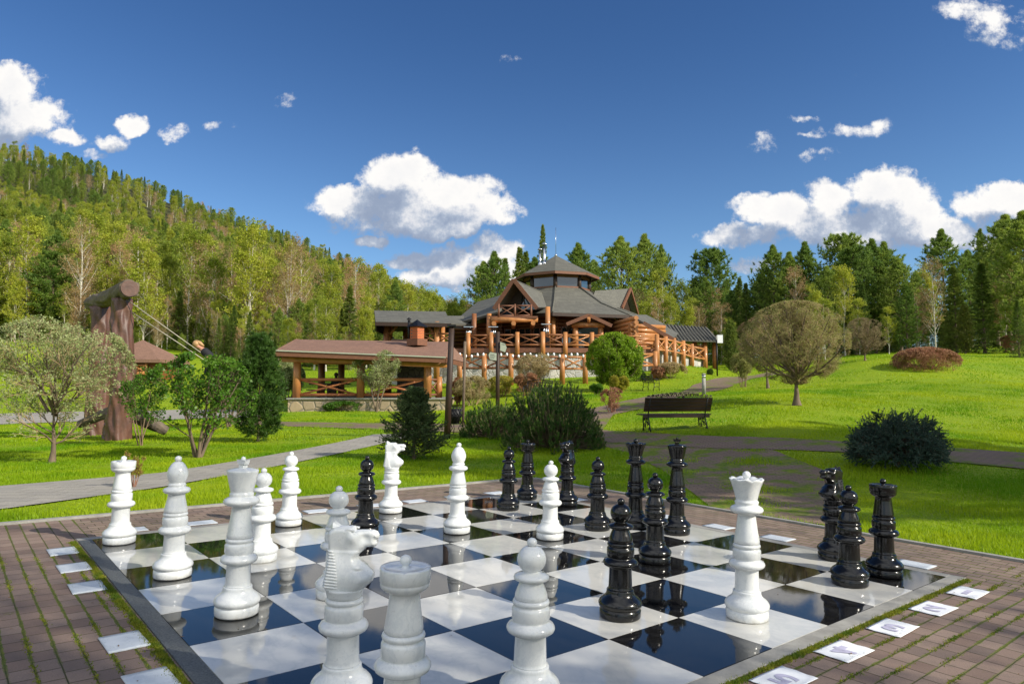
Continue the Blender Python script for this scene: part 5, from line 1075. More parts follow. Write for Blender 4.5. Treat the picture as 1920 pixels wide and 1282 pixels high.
# green multi-stem shrub
hh, ww, p = size(372, 857, 663, 175); ms = shrub(8, hh, ww * 1.15, 6, 4, .070, .038, .05, .48, True, 1.3, .05, .22, False, .56, .0, .8)
plant('lilac_shrub', ms, (M_bark, M_green, M_twig), 'many-stemmed lilac shrub with bright green leaves, on the lawn beyond the stone path', 'shrub', p, 1, .4)
hh, ww, p = size(262, 835, 690, 95); ms = shrub(9, hh, ww, 7, 3, .055, .018, .05, .4, True, 1.2, .12, .25, False, .6, .1)
plant('thin_shrub', ms, (M_twig, M_green, M_twig), 'thin upright shrub with sparse green leaves between the apple tree and the lilac', 'shrub', p, 1, 1)
hh, ww, p = size(430, 800, 672, 110); ms = shrub(19, hh, ww, 5, 5, .08, .03, .05, .4, True, 1.4, .08, .3, False, .6, .0)
plant('green_shrub', ms, (M_bark, M_green, M_twig), 'leafy green shrub half hidden between the lilac and the young pine', 'shrub', p, 1, 1)
# thin bare sprig on the path edge
p = gpt(250, 915); ms = shrub(12, .62, .34, 6, 1, .02, .006, .02, .3, False, .5, .2, .3, False, .6); plant('bare_sprig', ms, (M_twigr, M_yel, M_twigr), 'thin reddish bare sprig growing at the edge of the stone path', 'shrub', p, 1, 0)
# young pine
hh, ww, p = size(484, 828, 645, 118); r = RS(21)
ms = conifer(r, hh, ww / 2 * 1.1, 170, lambda t: np.sqrt(np.clip(1.12 - t, 0, 1)) * (.62 + .38 * np.minimum(1, t * 4)), lambda t: .25 + .6 * t, .16, 7, 5, 9, .125, .015, .035, .03, .2, .5, .40, 4, False)
plant('young_pine', ms, (M_bark, M_pineh, M_bark), 'dense young dark green pine on the lawn left of the pavilion', 'pine', p, 1, 0)
# small spruce
hh, ww, p = size(776, 862, 738, 122); r = RS(22)
ms = conifer(r, hh * 1.02, ww / 2 * 1.12, 210, lambda t: (1 - t) ** .62 + .05, lambda t: .28 + .55 * t, .05, 11, 9, 7, .034, .0105, .03, .02, .1, .8, .48, 4)
plant('small_spruce', ms, (M_bark, M_spruce, M_bark), 'small spiky spruce on the lawn behind the far board edge', 'spruce', p, 1, .3)
# mugo pines
def mugo(seed, W_, H_, n, nl=.06):
    r = RS(seed); a = r.uniform(0, 2 * pi, n); q_ = np.sqrt(r.uniform(0, 1, n)); rad = q_ * W_ / 2; top = H_ * np.sqrt(np.clip(1 - q_ ** 2.4, 0, 1)) * (.80 + .20 * np.sin(a * 3 + seed) * q_ + .16 * np.sin(a * 5 + q_ * 7 + seed)) * r.uniform(.72, 1.18, n)
    z0_ = top * r.uniform(.25, .8, n); P0 = np.stack([np.cos(a) * rad * .55, np.sin(a) * rad * .55, z0_ * .6], 1); P3 = np.stack([np.cos(a) * rad, np.sin(a) * rad, np.maximum(top, .12)], 1)
    P2 = P3 - np.stack([np.cos(a) * q_ * .09, np.sin(a) * q_ * .09, np.full(n, .17)], 1); P1 = (P0 + P2) / 2 - np.array([0, 0, .03]); PL = np.stack([P0, P1, P2, P3], 1)
    RD = np.full((n, 4), .007) * np.array([1.4, 1.2, .9, .6]); S, SR = PL[::6], RD[::6] * 1.6; S = S.copy(); S[:, 0] = S[:, 0] * .15
    sb, sbr = branch(r, PL, RD, 2, (.35, .9), .13, .7, .25, 2, .7, .6, .2)
    p1, d1 = on(r, PL, 22, 0, .42); p2, d2 = on(r, sb, 13, 0, .2); V, Fn = needles(r, np.concatenate([p1, p2]), np.concatenate([d1, d2]), 5, nl, .0095, .55, .3)
    tips = P3[r.uniform(0, 1, n) < .5]; cv, cf = needles(r, tips, np.tile([0, 0, 1.], (len(tips), 1)), 9, .065, .013, .22, .5)
    wv_, wf = tubes(PL, RD); v2_, f2_ = tubes(sb, sbr); tv, tf_ = tubes(S, SR, 5)
    return mesh_np('trunk', tv, [tf_], True), merge('crown', [(V, Fn, 0), (cv, cf, 2), (wv_, wf, 1), (v2_, f2_, 1)])
p = gpt(1040, 848); ms = mugo(31, 208 / F * p.y, 1.62, 760); t = plant('mountain_pine', ms, (M_bark, M_mugo, M_bark), 'large dark bushy mountain pine with pale shoots behind the far black pieces', 'pine', p + Vector((0, .75, 0)), 1, 0); ms[1].materials.append(M_tipg)
p = gpt(922, 822); ms = mugo(32, 112 / F * p.y * 1.15, 1.05, 340); plant('mountain_pine', ms, (M_bark, M_mugo, M_bark), 'smaller mountain pine joined to the left of the large one', 'pine', p + Vector((0, .4, 0)), 1, 0); ms[1].materials.append(M_tipg)
# dwarf blue spruce
hh, ww, p = size(1713, 886, 778, 194); r = RS(33); n = 330
a = r.uniform(0, 2 * pi, n); q_ = r.uniform(.0, 1, n) ** .6; el = (1 - q_) * 1.35 + .05; L_ = (.88 + .14 * np.sin(a * 4 + el * 3)) * r.uniform(.90, 1.01, n)
tipp = np.stack([np.cos(a) * np.cos(el) * ww / 2 * L_, np.sin(a) * np.cos(el) * ww / 2 * L_, .22 + np.sin(el) * (hh - .22) * L_], 1); rt_ = np.stack([np.zeros(n), np.zeros(n), .12 + tipp[:, 2] * .45], 1)
mid = (rt_ + tipp) / 2 - np.array([0, 0, .02]); PL = np.stack([rt_, mid, tipp * .75 + mid * .25, tipp], 1); RD = np.tile([.012, .009, .006, .003], (n, 1)); tw, twr = branch(r, PL, RD, 7, (.4, 1), .22, .8, .06, 2, .6, .5, .1)
p1, d1 = on(r, PL, 20, 0, .45); p2, d2 = on(r, tw, 16, 0, .05); V, Fn = needles(r, np.concatenate([p1, p2]), np.concatenate([d1, d2]), 5, .030, .0115, .8, .15); wv_, wf = tubes(PL, RD); v2_, f2_ = tubes(tw, twr); tv, tf_ = tubes(np.array([[[0, 0, 0], [0, 0, .2], [0, 0, .6]]]), np.array([[.05, .04, .02]]), 8)
plant('dwarf_blue_spruce', (mesh_np('trunk', tv, [tf_], True), merge('crown', [(V, Fn, 0), (wv_, wf, 1), (v2_, f2_, 1)])), (M_bark, M_blue, M_bark), 'low spreading dark blue spruce on the lawn at the right', 'spruce', p + Vector((0, .5, -.02)), 1, 0)
# round pruned tree
def pruned(seed, Ht, Wd, trunk, leaf, lsz, r0, zr, n1=26, n2=9, lean=.03):
    r = RS(seed); z = np.linspace(0, 1, 6); c = np.array([0, 0, Ht - zr]); st = [trunkline(r, trunk, r0, lean, 6)]; tp_ = st[0][0][0, -1]
    for k in range(n1):
        a_ = k * 2.39996; e_ = -.25 + 1.75 * ((k + .5) / n1); L_ = 1.0
        d_ = np.array([cos(a_) * cos(e_) * Wd / 2, sin(a_) * cos(e_) * Wd / 2, sin(e_) * zr]) + c; s_ = tp_ * r.uniform(.72, 1); zz = z[:, None]; P = s_ * (1 - zz) + d_ * zz + np.sin(zz * pi) * np.array([0, 0, -.06 * Ht]) * (1 if e_ < .6 else -.2) + np.cumsum(r.normal(0, .008, (6, 3)), 0) * Ht
        P[0] = s_; st.append((P[None], (r0 * .40 * (1 - .8 * z))[None]))
    return broad(r, st, (n2, (.2, .95), Wd * .22, .6, .05, 4, .2), (7, (.15, 1), Wd * .12, .6, .04, 3), (5, (.1, 1), Wd * .06, .6, .0, 2), leaf, lsz, (c, np.array([Wd / 2, Wd / 2, zr])), 4, .6, .3, 1.0, (3, (.2, 1), Wd * .028, .6, 0, 2))
hh, ww, p = size(1494, 760, 563, 196); ms = pruned(41, hh, ww, hh * .30, 2, .032, .115, hh * .40)
plant('pruned_elm', ms, (M_bark, M_olive, M_twigl), 'large round pruned tree with bare tan twigs and thick trunk on the right lawn', 'tree', p, 1, 0)
hh, ww, p = size(1440, 728, 590, 120); ms = pruned(43, hh, ww, hh * .4, 1, .035, .07, hh * .34, 18, 7)
plant('pruned_elm', ms, (M_bark, M_bare, M_twig), 'smaller pruned tree half hidden behind the left side of the large round tree', 'tree', p, 1, 0)
hh, ww, p = size(1622, 676, 595, 82); ms = pruned(42, hh, ww, hh * .25, 1, .03, .06, hh * .44, 22, 7)
plant('round_bush_tree', ms, (M_twig, M_tanl, M_twig), 'round brown leafless bush on a short stem, farther up the right lawn', 'tree', p, 1, 0)
# round shrubs
def rnd_shrub(seed, px, py, yt, w_, mats, leaf, lsz, nst, label, nm='round_shrub', dens=1.0, **kw):
    hh, ww, p = size(px, py, yt, w_)
    if 'D' in kw: p = at(px, kw.pop('D')); hh = pt(px, yt, p.y).z - p.z; ww = w_ / F * p.y
    ms = shrub(seed, hh, ww, nst, leaf, lsz, .012 + .006 * hh, .08 * ww, kw.pop('lb', .34), True, dens, .10, kw.pop('t0', .08), True, kw.pop('zc', .5), **kw); plant(nm, ms, mats, label, 'shrub', p + Vector((0, ww * .3, -.03)), 1, seed)
rnd_shrub(51, 1757, 697, 648, 122, (M_twigr, M_redl, M_twigr), 2, .05, 9, 'low flat-topped red brown shrub alone on the right lawn', 'red_shrub', 3.0, zc=.42, t0=.0, ang=.95, lb=.42)
rnd_shrub(52, 885, 762, 702, 76, (M_twigl, M_tanl, M_twigl), 2, .045, 9, 'tan twiggy shrub with reddish tips right of the lamp post', 'round_shrub', 1.6)
rnd_shrub(53, 940, 745, 703, 62, (M_twigr, M_yel, M_twigl), 2, .045, 8, 'yellow and red shrub right behind the sign post', 'round_shrub', 1.4)
rnd_shrub(54, 988, 742, 697, 54, (M_twigr, M_redl, M_twigr), 3, .045, 8, 'reddish brown shrub right of the sign post', 'round_shrub', 1.4)
rnd_shrub(55, 1006, 736, 660, 92, (M_twig, M_tanl, M_twigl), 2, .05, 9, 'tall rounded tan shrub in front of the stone terrace wall', 'round_shrub', 1.6)
p = at(1153, 36.5); hh = pt(1153, 624, p.y).z - p.z; ww = 108 / F * p.y; ms = pruned(56, hh, ww, hh * .14, 2, .075, .07, hh * .46, 34, 9)
plant('ball_shrub', ms, (M_twig, M_lime, M_twig), 'large ball shaped shrub with bright green leaves before the lodge entrance', 'shrub', p, 1, 0)
rnd_shrub(57, 1161, 727, 700, 38, (M_twig, M_yel, M_twig), 5, .04, 6, 'small round yellow shrub below the ball shaped green shrub', 'round_shrub', 1.4, D=34.5)
rnd_shrub(58, 1150, 776, 724, 54, (M_twigr, M_redl, M_twigr), 1, .03, 6, 'sparse reddish twiggy shrub beside the garden path', 'red_shrub', .7)
rnd_shrub(59, 1262, 713, 678, 64, (M_twig, M_tanl, M_twigl), 3, .05, 7, 'brown and yellow shrub below the lodge wing', 'round_shrub', 1.4)
rnd_shrub(60, 1238, 714, 684, 34, (M_twig, M_redl, M_twig), 2, .045, 5, 'dark brown shrub left of the brown and yellow one', 'round_shrub', 1.0)
rnd_shrub(61, 1400, 726, 655, 56, (M_twig, M_olive, M_twig), 3, .05, 6, 'loose olive green shrub left of the large pruned tree', 'loose_shrub', 1.0)
rnd_shrub(62, 1915, 662, 625, 56, (M_twigr, M_redl, M_twigr), 3, .05, 8, 'round red shrub at the right frame edge', 'red_shrub', 1.2)
rnd_shrub(63, 534, 752, 672, 62, (M_twig, M_pale, M_twig), 5, .06, 6, 'pale green round shrub left of the pavilion posts', 'pale_shrub', 1.4)
rnd_shrub(64, 858, 762, 700, 34, (M_twigr, M_redl, M_twigr), 2, .04, 6, 'narrow red brown shrub directly behind the lamp post', 'red_shrub', 1.0)
rnd_shrub(65, 1120, 742, 716, 30, (M_twig, M_green, M_twig), 3, .04, 4, 'tiny sparse green shrub in front of the stone wall', 'small_shrub', .7)
rnd_shrub(66, 1198, 716, 692, 30, (M_twig, M_green, M_twig), 4, .04, 4, 'small green plant left of the ornate garden chair', 'small_shrub', .8)
rnd_shrub(67, 640, 772, 752, 80, (M_twig, M_green, M_twig), 5, .05, 8, 'low leafy green border plants in front of the pavilion plinth', 'border_plants', 1.0)
hh, ww, p = size(705, 772, 655, 104); ms = shrub(70, hh, ww, 3, 5, .060, .045, .04, .42, True, 1.6, .12, .3, False, .62, .0)
plant('blossom_tree', ms, (M_bark, M_pale, M_twig), 'small tree with pale fresh leaves in front of the pavilion railing', 'tree', p, 1, 0)
# thujas
def thuja(seed, px, py, yt, w_, label, mt=None):
    hh, ww, p = size(px, py, yt, w_); r = RS(seed); ms = conifer(r, hh, ww / 2, 260, lambda t: np.sqrt(np.clip(1 - t ** 1.8, 0, 1)) * (.72 + .28 * np.minimum(1, t * 6)), lambda t: .7 + .3 * t, .12, 7, 3, 4, .085, .05, .05, .01, .3, .5, .5, 3, False)
    plant('thuja', ms, (M_bark, mt or M_thuja, M_bark), label, 'shrub', p + Vector((0, ww * .4, 0)), 1, seed)
thuja(71, 1378, 697, 604, 52, 'dark conical thuja at the end of the covered walk', M_fir); thuja(72, 1824, 664, 574, 50, 'tallest light green thuja on the upper right lawn'); thuja(73, 1794, 660, 604, 44, 'medium thuja left of the tallest one on the upper right lawn'); thuja(74, 1766, 652, 608, 22, 'smallest slim thuja of the three on the upper right lawn')
thuja(75, 1333, 703, 696, 14, 'tiny dark ball shrub near the thin lamp post', M_fir)

# ------------------------------------------------------------ garden furniture
def swirl(m, o, R_, r_, th_=.012, turns=1.1, ax=(1, 0, 0), up=(0, 0, 1), ph=0.):
    ax = Vector(ax); up = Vector(up); P = []
    for i in range(14): t = i / 13; a_ = ph + t * 2 * pi * turns; q_ = R_ * (1 - .72 * t); P.append(Vector(o) + ax * cos(a_) * q_ + up * sin(a_) * q_)
    m.tube(P, th_, 5)
def ornate_bench(p, yaw, label, W_=1.75, scale=1.0, nm='garden_bench', wood=True, short=False):
    """seen from behind when yaw=0: the seat looks away from the camera"""
    t = thing(nm, label, 'bench', p, yaw); B = lambda n_, m_, mt: m_.build(n_, mt, t, local=True)
    bt_ = Vector((0, -.06, .48)); tp_ = Vector((0, -.26, .90))
    for k in range(4): f_ = (k + .5) / 4.0; c = bt_.lerp(tp_, .12 + f_ * .88); m = MB(); m.box(c, (W_, .028, .092), Matrix.Rotation(radians(25), 3, 'X')); B('back_slat', m, M_bench)
    for k in range(4): m = MB(); m.box((.0, .02 + k * .105, .445), (W_ + .10, .092, .036)); B('seat_slat', m, M_bench)
    m = MB(); m.box((0, -.05, .40), (W_ - .02, .03, .07)); B('rail', m, M_bench)
    r = random.Random(5); m = MB(); n = 15
    for i in range(n):
        f_ = i / (n - 1) * 2 - 1; hh = .035 + .085 * (1 - f_ * f_) ** 1.1; c = tp_ + Vector((f_ * W_ * .46, -.02, .02 + hh * .45)); swirl(m, c, hh * .62, 0, .011, 1.3, (1, 0, 0), (0, -.3, .95), i * 1.3); swirl(m, c + Vector((.03, 0, hh * .28)), hh * .34, 0, .009, 1.2, (-1, 0, 0), (0, -.3, .95), i)
    m.tube([tp_ + Vector((f_ / 10 * W_ * .48, -.02, .0 + .03 + .0 * f_)) for f_ in range(-10, 11)], .012, 5); B('crest', m, M_bench)
    for s in (-1, 1):
        x = s * (W_ / 2 - .14); m = MB()
        m.tube([(x, -.24, 0), (x, -.20, .10), (x, -.10, .28), (x, -.05, .42), (x, -.07, .5), (x, -.27, .90)], .017, 6); m.tube([(x, .42, 0), (x, .36, .12), (x, .40, .30), (x, .36, .43)], .017, 6)
        m.tube([(x, -.08, .42), (x, .38, .42)], .016, 6); m.tube([(x, -.16, .16), (x, .1, .26), (x, .36, .16)], .012, 6); 
        for (oy, oz, R_) in ((.0, .34, .07), (.16, .32, .085), (.30, .33, .06), (.02, .20, .075), (.22, .14, .07), (-.13, .08, .05), (.36, .06, .045)): swirl(m, (x, oy, oz), R_, 0, .010, 1.4, (0, 1, 0), (0, 0, 1), oy * 9)
        B('leg', m, M_iron)
    t.scale = (scale,) * 3; return t
ornate_bench(gpt(1268, 808), radians(7), 'dark brown slatted park bench with ornate crest, seen from behind on the lawn', 1.86)
def iron_seat(p, yaw, label, W_, nm):
    t = thing(nm, label, 'bench', p, yaw); m = MB()
    for i in range(9):
        for j in range(4): swirl(m, (-W_ / 2 + W_ * (i + .5) / 9, -.05 - .045 * j, .50 + j * .10), .05, 0, .012, 1.2, (1, 0, 0), (0, -.4, .9), i + j)
    m.tube([(-W_ / 2, -.22, .88), (0, -.24, .95), (W_ / 2, -.22, .88)], .02, 6); m.tube([(-W_ / 2, -.03, .44), (-W_ / 2, -.22, .88)], .018, 6); m.tube([(W_ / 2, -.03, .44), (W_ / 2, -.22, .88)], .018, 6); m.build('backrest', M_iron, t, local=True)
    m = MB()
    for k in range(5): m.box((0, .02 + k * .09, .43), (W_, .07, .02))
    m.build('seat', M_iron, t, local=True)
    for s in (-1, 1):
        x = s * W_ / 2; m = MB(); m.tube([(x, .42, 0), (x, .38, .2), (x, .42, .44), (x, .36, .62), (x, .15, .66), (x, -.08, .64)], .018, 6); m.tube([(x, -.12, 0), (x, -.04, .2), (x, -.02, .44)], .018, 6); m.tube([(x, -.06, .2), (x, .18, .26), (x, .38, .2)], .014, 5); swirl(m, (x, .18, .54), .08, 0, .012, 1.3, (0, 1, 0), (0, 0, 1), 0); m.build('arm_and_leg', M_iron, t, local=True)
    return t
iron_seat(gpt(1217, 733), radians(-50), 'small ornate dark iron garden chair beside the garden path', .75, 'iron_chair'); iron_seat(gpt(1010, 752), radians(160), 'ornate dark iron bench partly hidden behind the mountain pine', 1.15, 'iron_bench')
p = gpt(1320, 740); t = thing('bollard_light', 'grey cylindrical bollard light on the lawn beside the garden path', 'bollard', p); hb = 40 / F * p.y
MB().tube([(0, 0, 0), (0, 0, hb * .78)], .075, 16).build('post', M_concrete, t, local=True); MB().tube([(0, 0, hb * .78), (0, 0, hb * .92)], .07, 16).build('lens', M_steel, t, local=True); MB().lathe([(.085, hb * .92), (.085, hb * .97), (.03, hb)], 16).build('cap', M_concrete, t, local=True)
p = gpt(1345, 705); t = thing('thin_lamp_post', 'thin black lamp post with white head at the end of the covered walk', 'lamp post', p); hb = 68 / F * p.y
MB().tube([(0, 0, 0), (0, 0, hb)], .05, 8).build('pole', M_iron, t, local=True); m = MB(); m.box((.18, 0, hb + .05), (.34, .3, .5)); m.build('lamp_head', M_paper, t, local=True)
p = gpt(838, 822); t = thing('lamp_post', 'leaning dark timber lamp post between the pavilion and the mountain pine', 'lamp post', p); hb = 212 / F * p.y
q_ = (pt(847, 612, p.y) - p); m = MB(); m.tube([(0, 0, -.05), (q_.x * .5, 0, q_.z * .5), (q_.x, 0, q_.z)], [.095, .088, .078], 12); m.build('pole', M_dwood, t, local=True); m = MB(); m.box((q_.x, 0, q_.z + .02), (.24, .24, .05)); m.box((q_.x + .16, 0, q_.z - .03), (.26, .05, .04)); m.build('cap', M_iron, t, local=True)
p = gpt(868, 800); t = thing('thin_post', 'thin grey post standing just right of the leaning lamp post', 'post', p); q_ = pt(872, 640, p.y) - p; MB().tube([(0, 0, 0), (q_.x, 0, q_.z)], .045, 8).build('pole', M_bark, t, local=True)
p = gpt(853, 812); t = thing('litter_bin', 'black wrought iron litter bin at the foot of the lamp post', 'litter bin', p); s_ = 42 / F * p.y / .70
m = MB()
for k in range(14): a_ = k * 2 * pi / 14; m.tube([(cos(a_) * .20, sin(a_) * .20, .30), (cos(a_ + .5) * .185, sin(a_ + .5) * .185, .55), (cos(a_) * .235, sin(a_) * .235, .80)], .011, 5); swirl(m, (cos(a_) * .21, sin(a_) * .21, .55), .05, 0, .008, 1.2, (-sin(a_), cos(a_), 0), (0, 0, 1), k)
for z, rr_ in ((.30, .2), (.52, .20), (.80, .24)): m.tube([(cos(k * pi / 8) * rr_, sin(k * pi / 8) * rr_, z) for k in range(17)], .012, 5)
m.build('basket', M_iron, t, local=True); m = MB(); m.tube([(0, 0, .31), (0, 0, .76)], [.15, .19], 14); m.build('liner', M_iron, t, local=True)
for k in range(3): a_ = k * 2.094 + .4; MB().tube([(cos(a_) * .19, sin(a_) * .19, .30), (cos(a_) * .11, sin(a_) * .11, .15), (cos(a_) * .22, sin(a_) * .22, 0)], .014, 6).build('leg', M_iron, t, local=True)
t.scale = (s_,) * 3
# sign post
p = gpt(933, 790); D_ = p.y; t = thing('sign_post', 'dark square post with two pale arrow signs in front of the terrace', 'sign post', p)
zt = pt(933, 622, D_).z; m = MB(); m.tube([(p.x, p.y, p.z), (p.x, p.y, zt)], .07, 10); m.build('post', M_dwood, t)
def arrow(px0, px1, y0, y1, sgn, lines):
    a0, a1 = pt(px0, y0, D_ - .1), pt(px1, y1, D_ - .1); x0, x1 = a0.x, a1.x; z1, z0 = a0.z, a1.z; d_ = (z1 - z0); b_ = .035; s_ = .03 * d_ * 2
    def outl(k, y):
        e_ = k
        if sgn < 0: return [(x0 - e_, y, (z0 + z1) / 2 + .05), (x0 + .05, y, z0 - e_ + .04), (x1, y, z0 - e_), (x1, y, z1 + e_ - .04), (x0 + .05, y, z1 + e_)]
        return [(x1 + e_, y, (z0 + z1) / 2 - .05), (x1 - .05, y, z1 + e_ - .06), (x0, y, z1 + e_), (x0, y, z0 - e_), (x1 - .05, y, z0 - e_ - .06)][::1]
    yy = D_ - .10
    m = MB(); f_ = outl(.025, yy); k_ = outl(.025, yy + .05); m.add(f_ + k_, [tuple(range(5)), tuple(reversed(range(5, 10)))] + [(i, i + 5, (i + 1) % 5 + 5, (i + 1) % 5) for i in range(5)]); fr = m.build('arrow_sign', M_dwood, t)
    m = MB(); f_ = outl(0, yy - .012); k_ = outl(0, yy - .002); m.add(f_ + k_, [tuple(range(5)), tuple(reversed(range(5, 10)))] + [(i, i + 5, (i + 1) % 5 + 5, (i + 1) % 5) for i in range(5)]); m.build('sign_face', M_board, fr)
    m = MB(); rr_ = random.Random(int(px0))
    for li in range(lines):
        z_ = z0 + d_ * (.72 - li * .20); x_ = x0 + (x1 - x0) * .22; xe = x0 + (x1 - x0) * (.72 if li % 2 == 0 else .82)
        while x_ < xe: w_ = rr_.uniform(.010, .022); m.box((x_ + w_ / 2, yy - .014, z_ - .04 * (x_ - x0)), (w_ * .7, .003, d_ * .10)); x_ += w_ + .008
    m.build('lettering', M_letter, fr)
arrow(916, 931, 660, 676, -1, 3); arrow(938, 950, 641, 657, 1, 1)
# patio heaters on the terrace
def heater(px, y0, y1, D, label):
    a_, b_ = pt(px, y0, D), pt(px, y1, D); t = thing('patio_heater', label, 'patio heater', (a_.x, D, FL)); zb = FL - a_.z * 0; z1 = b_.z - FL; m = MB(); r0, r1 = .23, .15; z0 = .75
    for k in range(4): c, s = cos(k * pi / 2 + .6), sin(k * pi / 2 + .6); m.tube([(c * r0, s * r0, z0), (c * r1, s * r1, z1 - .12)], .02, 5)
    m.build('frame', M_steel, t, local=True); MB().tube([(0, 0, z0), (0, 0, z1 - .15)], .055, 10).build('glass_tube', M_steel, t, local=True); m = MB(); m.box((0, 0, z1 - .05), (.62, .62, .05)); m.build('reflector', M_steel, t, local=True); m = MB(); m.box((0, 0, .37), (.46, .46, .74)); m.build('base', M_iron, t, local=True)
heater(879, 640, 612, 44.2, 'left patio heater on the terrace, above the second log post'); heater(925, 640, 612, 44.0, 'patio heater right behind the sign post top'); heater(1024, 640, 607, 44.2, 'right patio heater at the terrace corner near the porch')

# ------------------------------------------------------------ giant swing
def barkcol(name, mt, root, P, R_, n=26, seed=0, amp=.10):
    r = random.Random(seed); P = [Vector(p) for p in P]; k = 46; vs = []; fs = []; ph = [r.uniform(0, 6.28) for _ in range(8)]
    for i in range(k):
        t = i / (k - 1); f_ = t * (len(P) - 1); j = min(int(f_), len(P) - 2); c = P[j].lerp(P[j + 1], f_ - j); rad = R_[j] * (1 - f_ + j) + R_[j + 1] * (f_ - j); d = (P[j + 1] - P[j]).normalized(); x = d.cross(Vector((.13, .97, .2))).normalized(); y = d.cross(x)
        for q_ in range(n * 2):
            a = pi * q_ / n; w_ = sin(a * 5 + 5 * sin(t * 6 + ph[0]) + ph[1]) * .5 + sin(a * 9 + 7 * sin(t * 4.3 + ph[2]) + ph[3]) * .35 + max(0, sin(a * 2 + t * 19 + ph[4])) ** 6 * .7
            vs.append(c + (x * cos(a) + y * sin(a)) * rad * (1 + amp * w_))
    for i in range(k - 1):
        for q_ in range(n * 2): a = i * n * 2; fs.append((a + q_, a + (q_ + 1) % (n * 2), a + n * 2 + (q_ + 1) % (n * 2), a + n * 2 + q_))
    fs.append(tuple(reversed(range(n * 2)))); fs.append(tuple((k - 1) * n * 2 + q_ for q_ in range(n * 2))); return MB().add(vs, fs, True).build(name, mt, root)
M_carved = simple('carved_red_brown_wood', (.15, .068, .046), .5, .55, 3, bst=.6, bs=12, coat=.15)
M_lich = simple('lichened_log', (.17, .13, .09), .85, .6, 6, bst=.9, bs=14, c2=(.07, .055, .045))
pr, pl_ = gpt(229, 812), gpt(186, 800); DR, DL = 21.2, 23.6
pr = at(229, DR); pl_ = at(187, DL); SW = thing('giant_swing', 'giant rustic swing of two carved trunk columns under a heavy log beam', 'swing', pr)
barkcol('column', M_carved, SW, [pr - Vector((0, 0, .1)), pt(231, 700, DR), pt(228, 560, DR)], [.34, .30, .27], seed=1, amp=.17); barkcol('column', M_carved, SW, [pl_ - Vector((0, 0, .1)), pt(187, 700, DL), pt(188, 575, DL)], [.36, .31, .28], seed=2, amp=.17)
barkcol('beam', M_lich, SW, [pt(173, 569, 24.4), pt(207, 558, 22.9), pt(243, 541, 20.6)], [.26, .26, .27], seed=3, amp=.10)
a_, b_ = pt(243, 541, 20.6), pt(205, 556, 22.9); d_ = (a_ - b_).normalized(); MB().tube([a_, a_ + d_ * .03], .24, 20).build('sawn_end', M_carved, SW)
seat = pt(384, 668, 20.5); m1 = pt(214, 560, 21.2)
hpos = [pt(366, 661, 20.3), pt(372, 655, 20.8)]
for i, (a_, b_) in enumerate([((218, 566, 21.6), (397, 684, 20.3)), ((236, 560, 21.0), (403, 680, 20.9))]): MB().tube([pt(*a_), pt(*b_)], .013, 6).build('rope', M_cable, SW)
m = MB(); m.bar(pt(397, 684, 20.2), pt(404, 680, 21.0), .24, .04, (0, 0, 1)); m.build('swing_seat', M_dwood, SW)
LG = thing('fallen_log', 'dark fallen log arching over a stump near the swing foot', 'log', gpt(235, 822)); g1_ = gpt(235, 822).y
barkcol('trunk', M_lich, LG, [pt(150, 795, g1_ + .9), pt(190, 778, g1_ + .5), pt(228, 768, g1_ + .2), pt(270, 786, g1_ + .2), pt(312, 808, g1_ + .6)], [.12, .16, .24, .22, .14], seed=5, amp=.09); barkcol('stump', M_carved, LG, [gpt(215, 822) - Vector((0, 0, .1)), pt(218, 775, g1_)], [.36, .28], seed=6)

# ------------------------------------------------------------ people
def skin_body(name, chains, mats_, root, sub=2):
    """chains: list of polylines [(pos, radius)...]; the first point of a chain joins the nearest existing vertex"""
    vs = []; es = []; rad = []
    for ch in chains:
        prev = None
        for i, (p, r_) in enumerate(ch):
            p = Vector(p); idx = None
            for j, v in enumerate(vs):
                if (v - p).length < 1e-4: idx = j
            if idx is None: vs.append(p); rad.append(r_); idx = len(vs) - 1
            if prev is not None: es.append((prev, idx))
            prev = idx
    me = bpy.data.meshes.new(name); me.from_pydata([v - root.location for v in vs], es, []); o = obj(name, me, mats_, root)
    sk = o.modifiers.new('s', 'SKIN'); sv = me.skin_vertices[0].data
    for i, r_ in enumerate(rad): sv[i].radius = (r_, r_) if not isinstance(r_, tuple) else r_; sv[i].use_root = (i == 0)
    sk.use_smooth_shade = True; ss = o.modifiers.new('u', 'SUBSURF'); ss.levels = sub; ss.render_levels = sub; return o
pel = pt(400, 680, 20.55) + Vector((0, 0, .10)); ax = (pt(363, 640, 20.55) - pel).normalized(); tv = lambda s, side=0., fwd=0.: pel + ax * s + Vector((0, 1, 0)) * side + Vector((-.55, 0, -.75)).normalized() * fwd
PR = thing('person', 'person with light brown hair in a black shirt leaning forward on the giant swing', 'person', pel)
sk = skin_body('body', [[(tv(0), .12), (tv(.18), .11), (tv(.36), .13), (tv(.46), .075), (tv(.54), .05), (tv(.60, 0, .02), .07), (tv(.70, 0, .03), .085), (tv(.77, 0, .02), .055)],
    [(tv(.42), .08), (tv(.42, .18), .055), (tv(.20, .22, .16), .04), (hpos[1] + Vector((0, 0, .03)), .03), (hpos[1] + Vector((-.05, -.02, .04)), .022)], [(tv(.42), .08), (tv(.42, -.18), .055), (tv(.20, -.22, .16), .04), (hpos[0] + Vector((.03, 0, .02)), .03), (hpos[0] + Vector((-.02, 0, .04)), .022)],
    [(tv(0), .12), (tv(-.02, .10, .10), .085), (tv(-.10, .12, .42), .06), (tv(-.48, .12, .30), .05), (tv(-.52, .12, .40), .035)], [(tv(0), .12), (tv(-.02, -.10, .10), .085), (tv(-.10, -.12, .42), .06), (tv(-.48, -.12, .30), .05), (tv(-.52, -.12, .40), .035)]], [M_skin], PR)
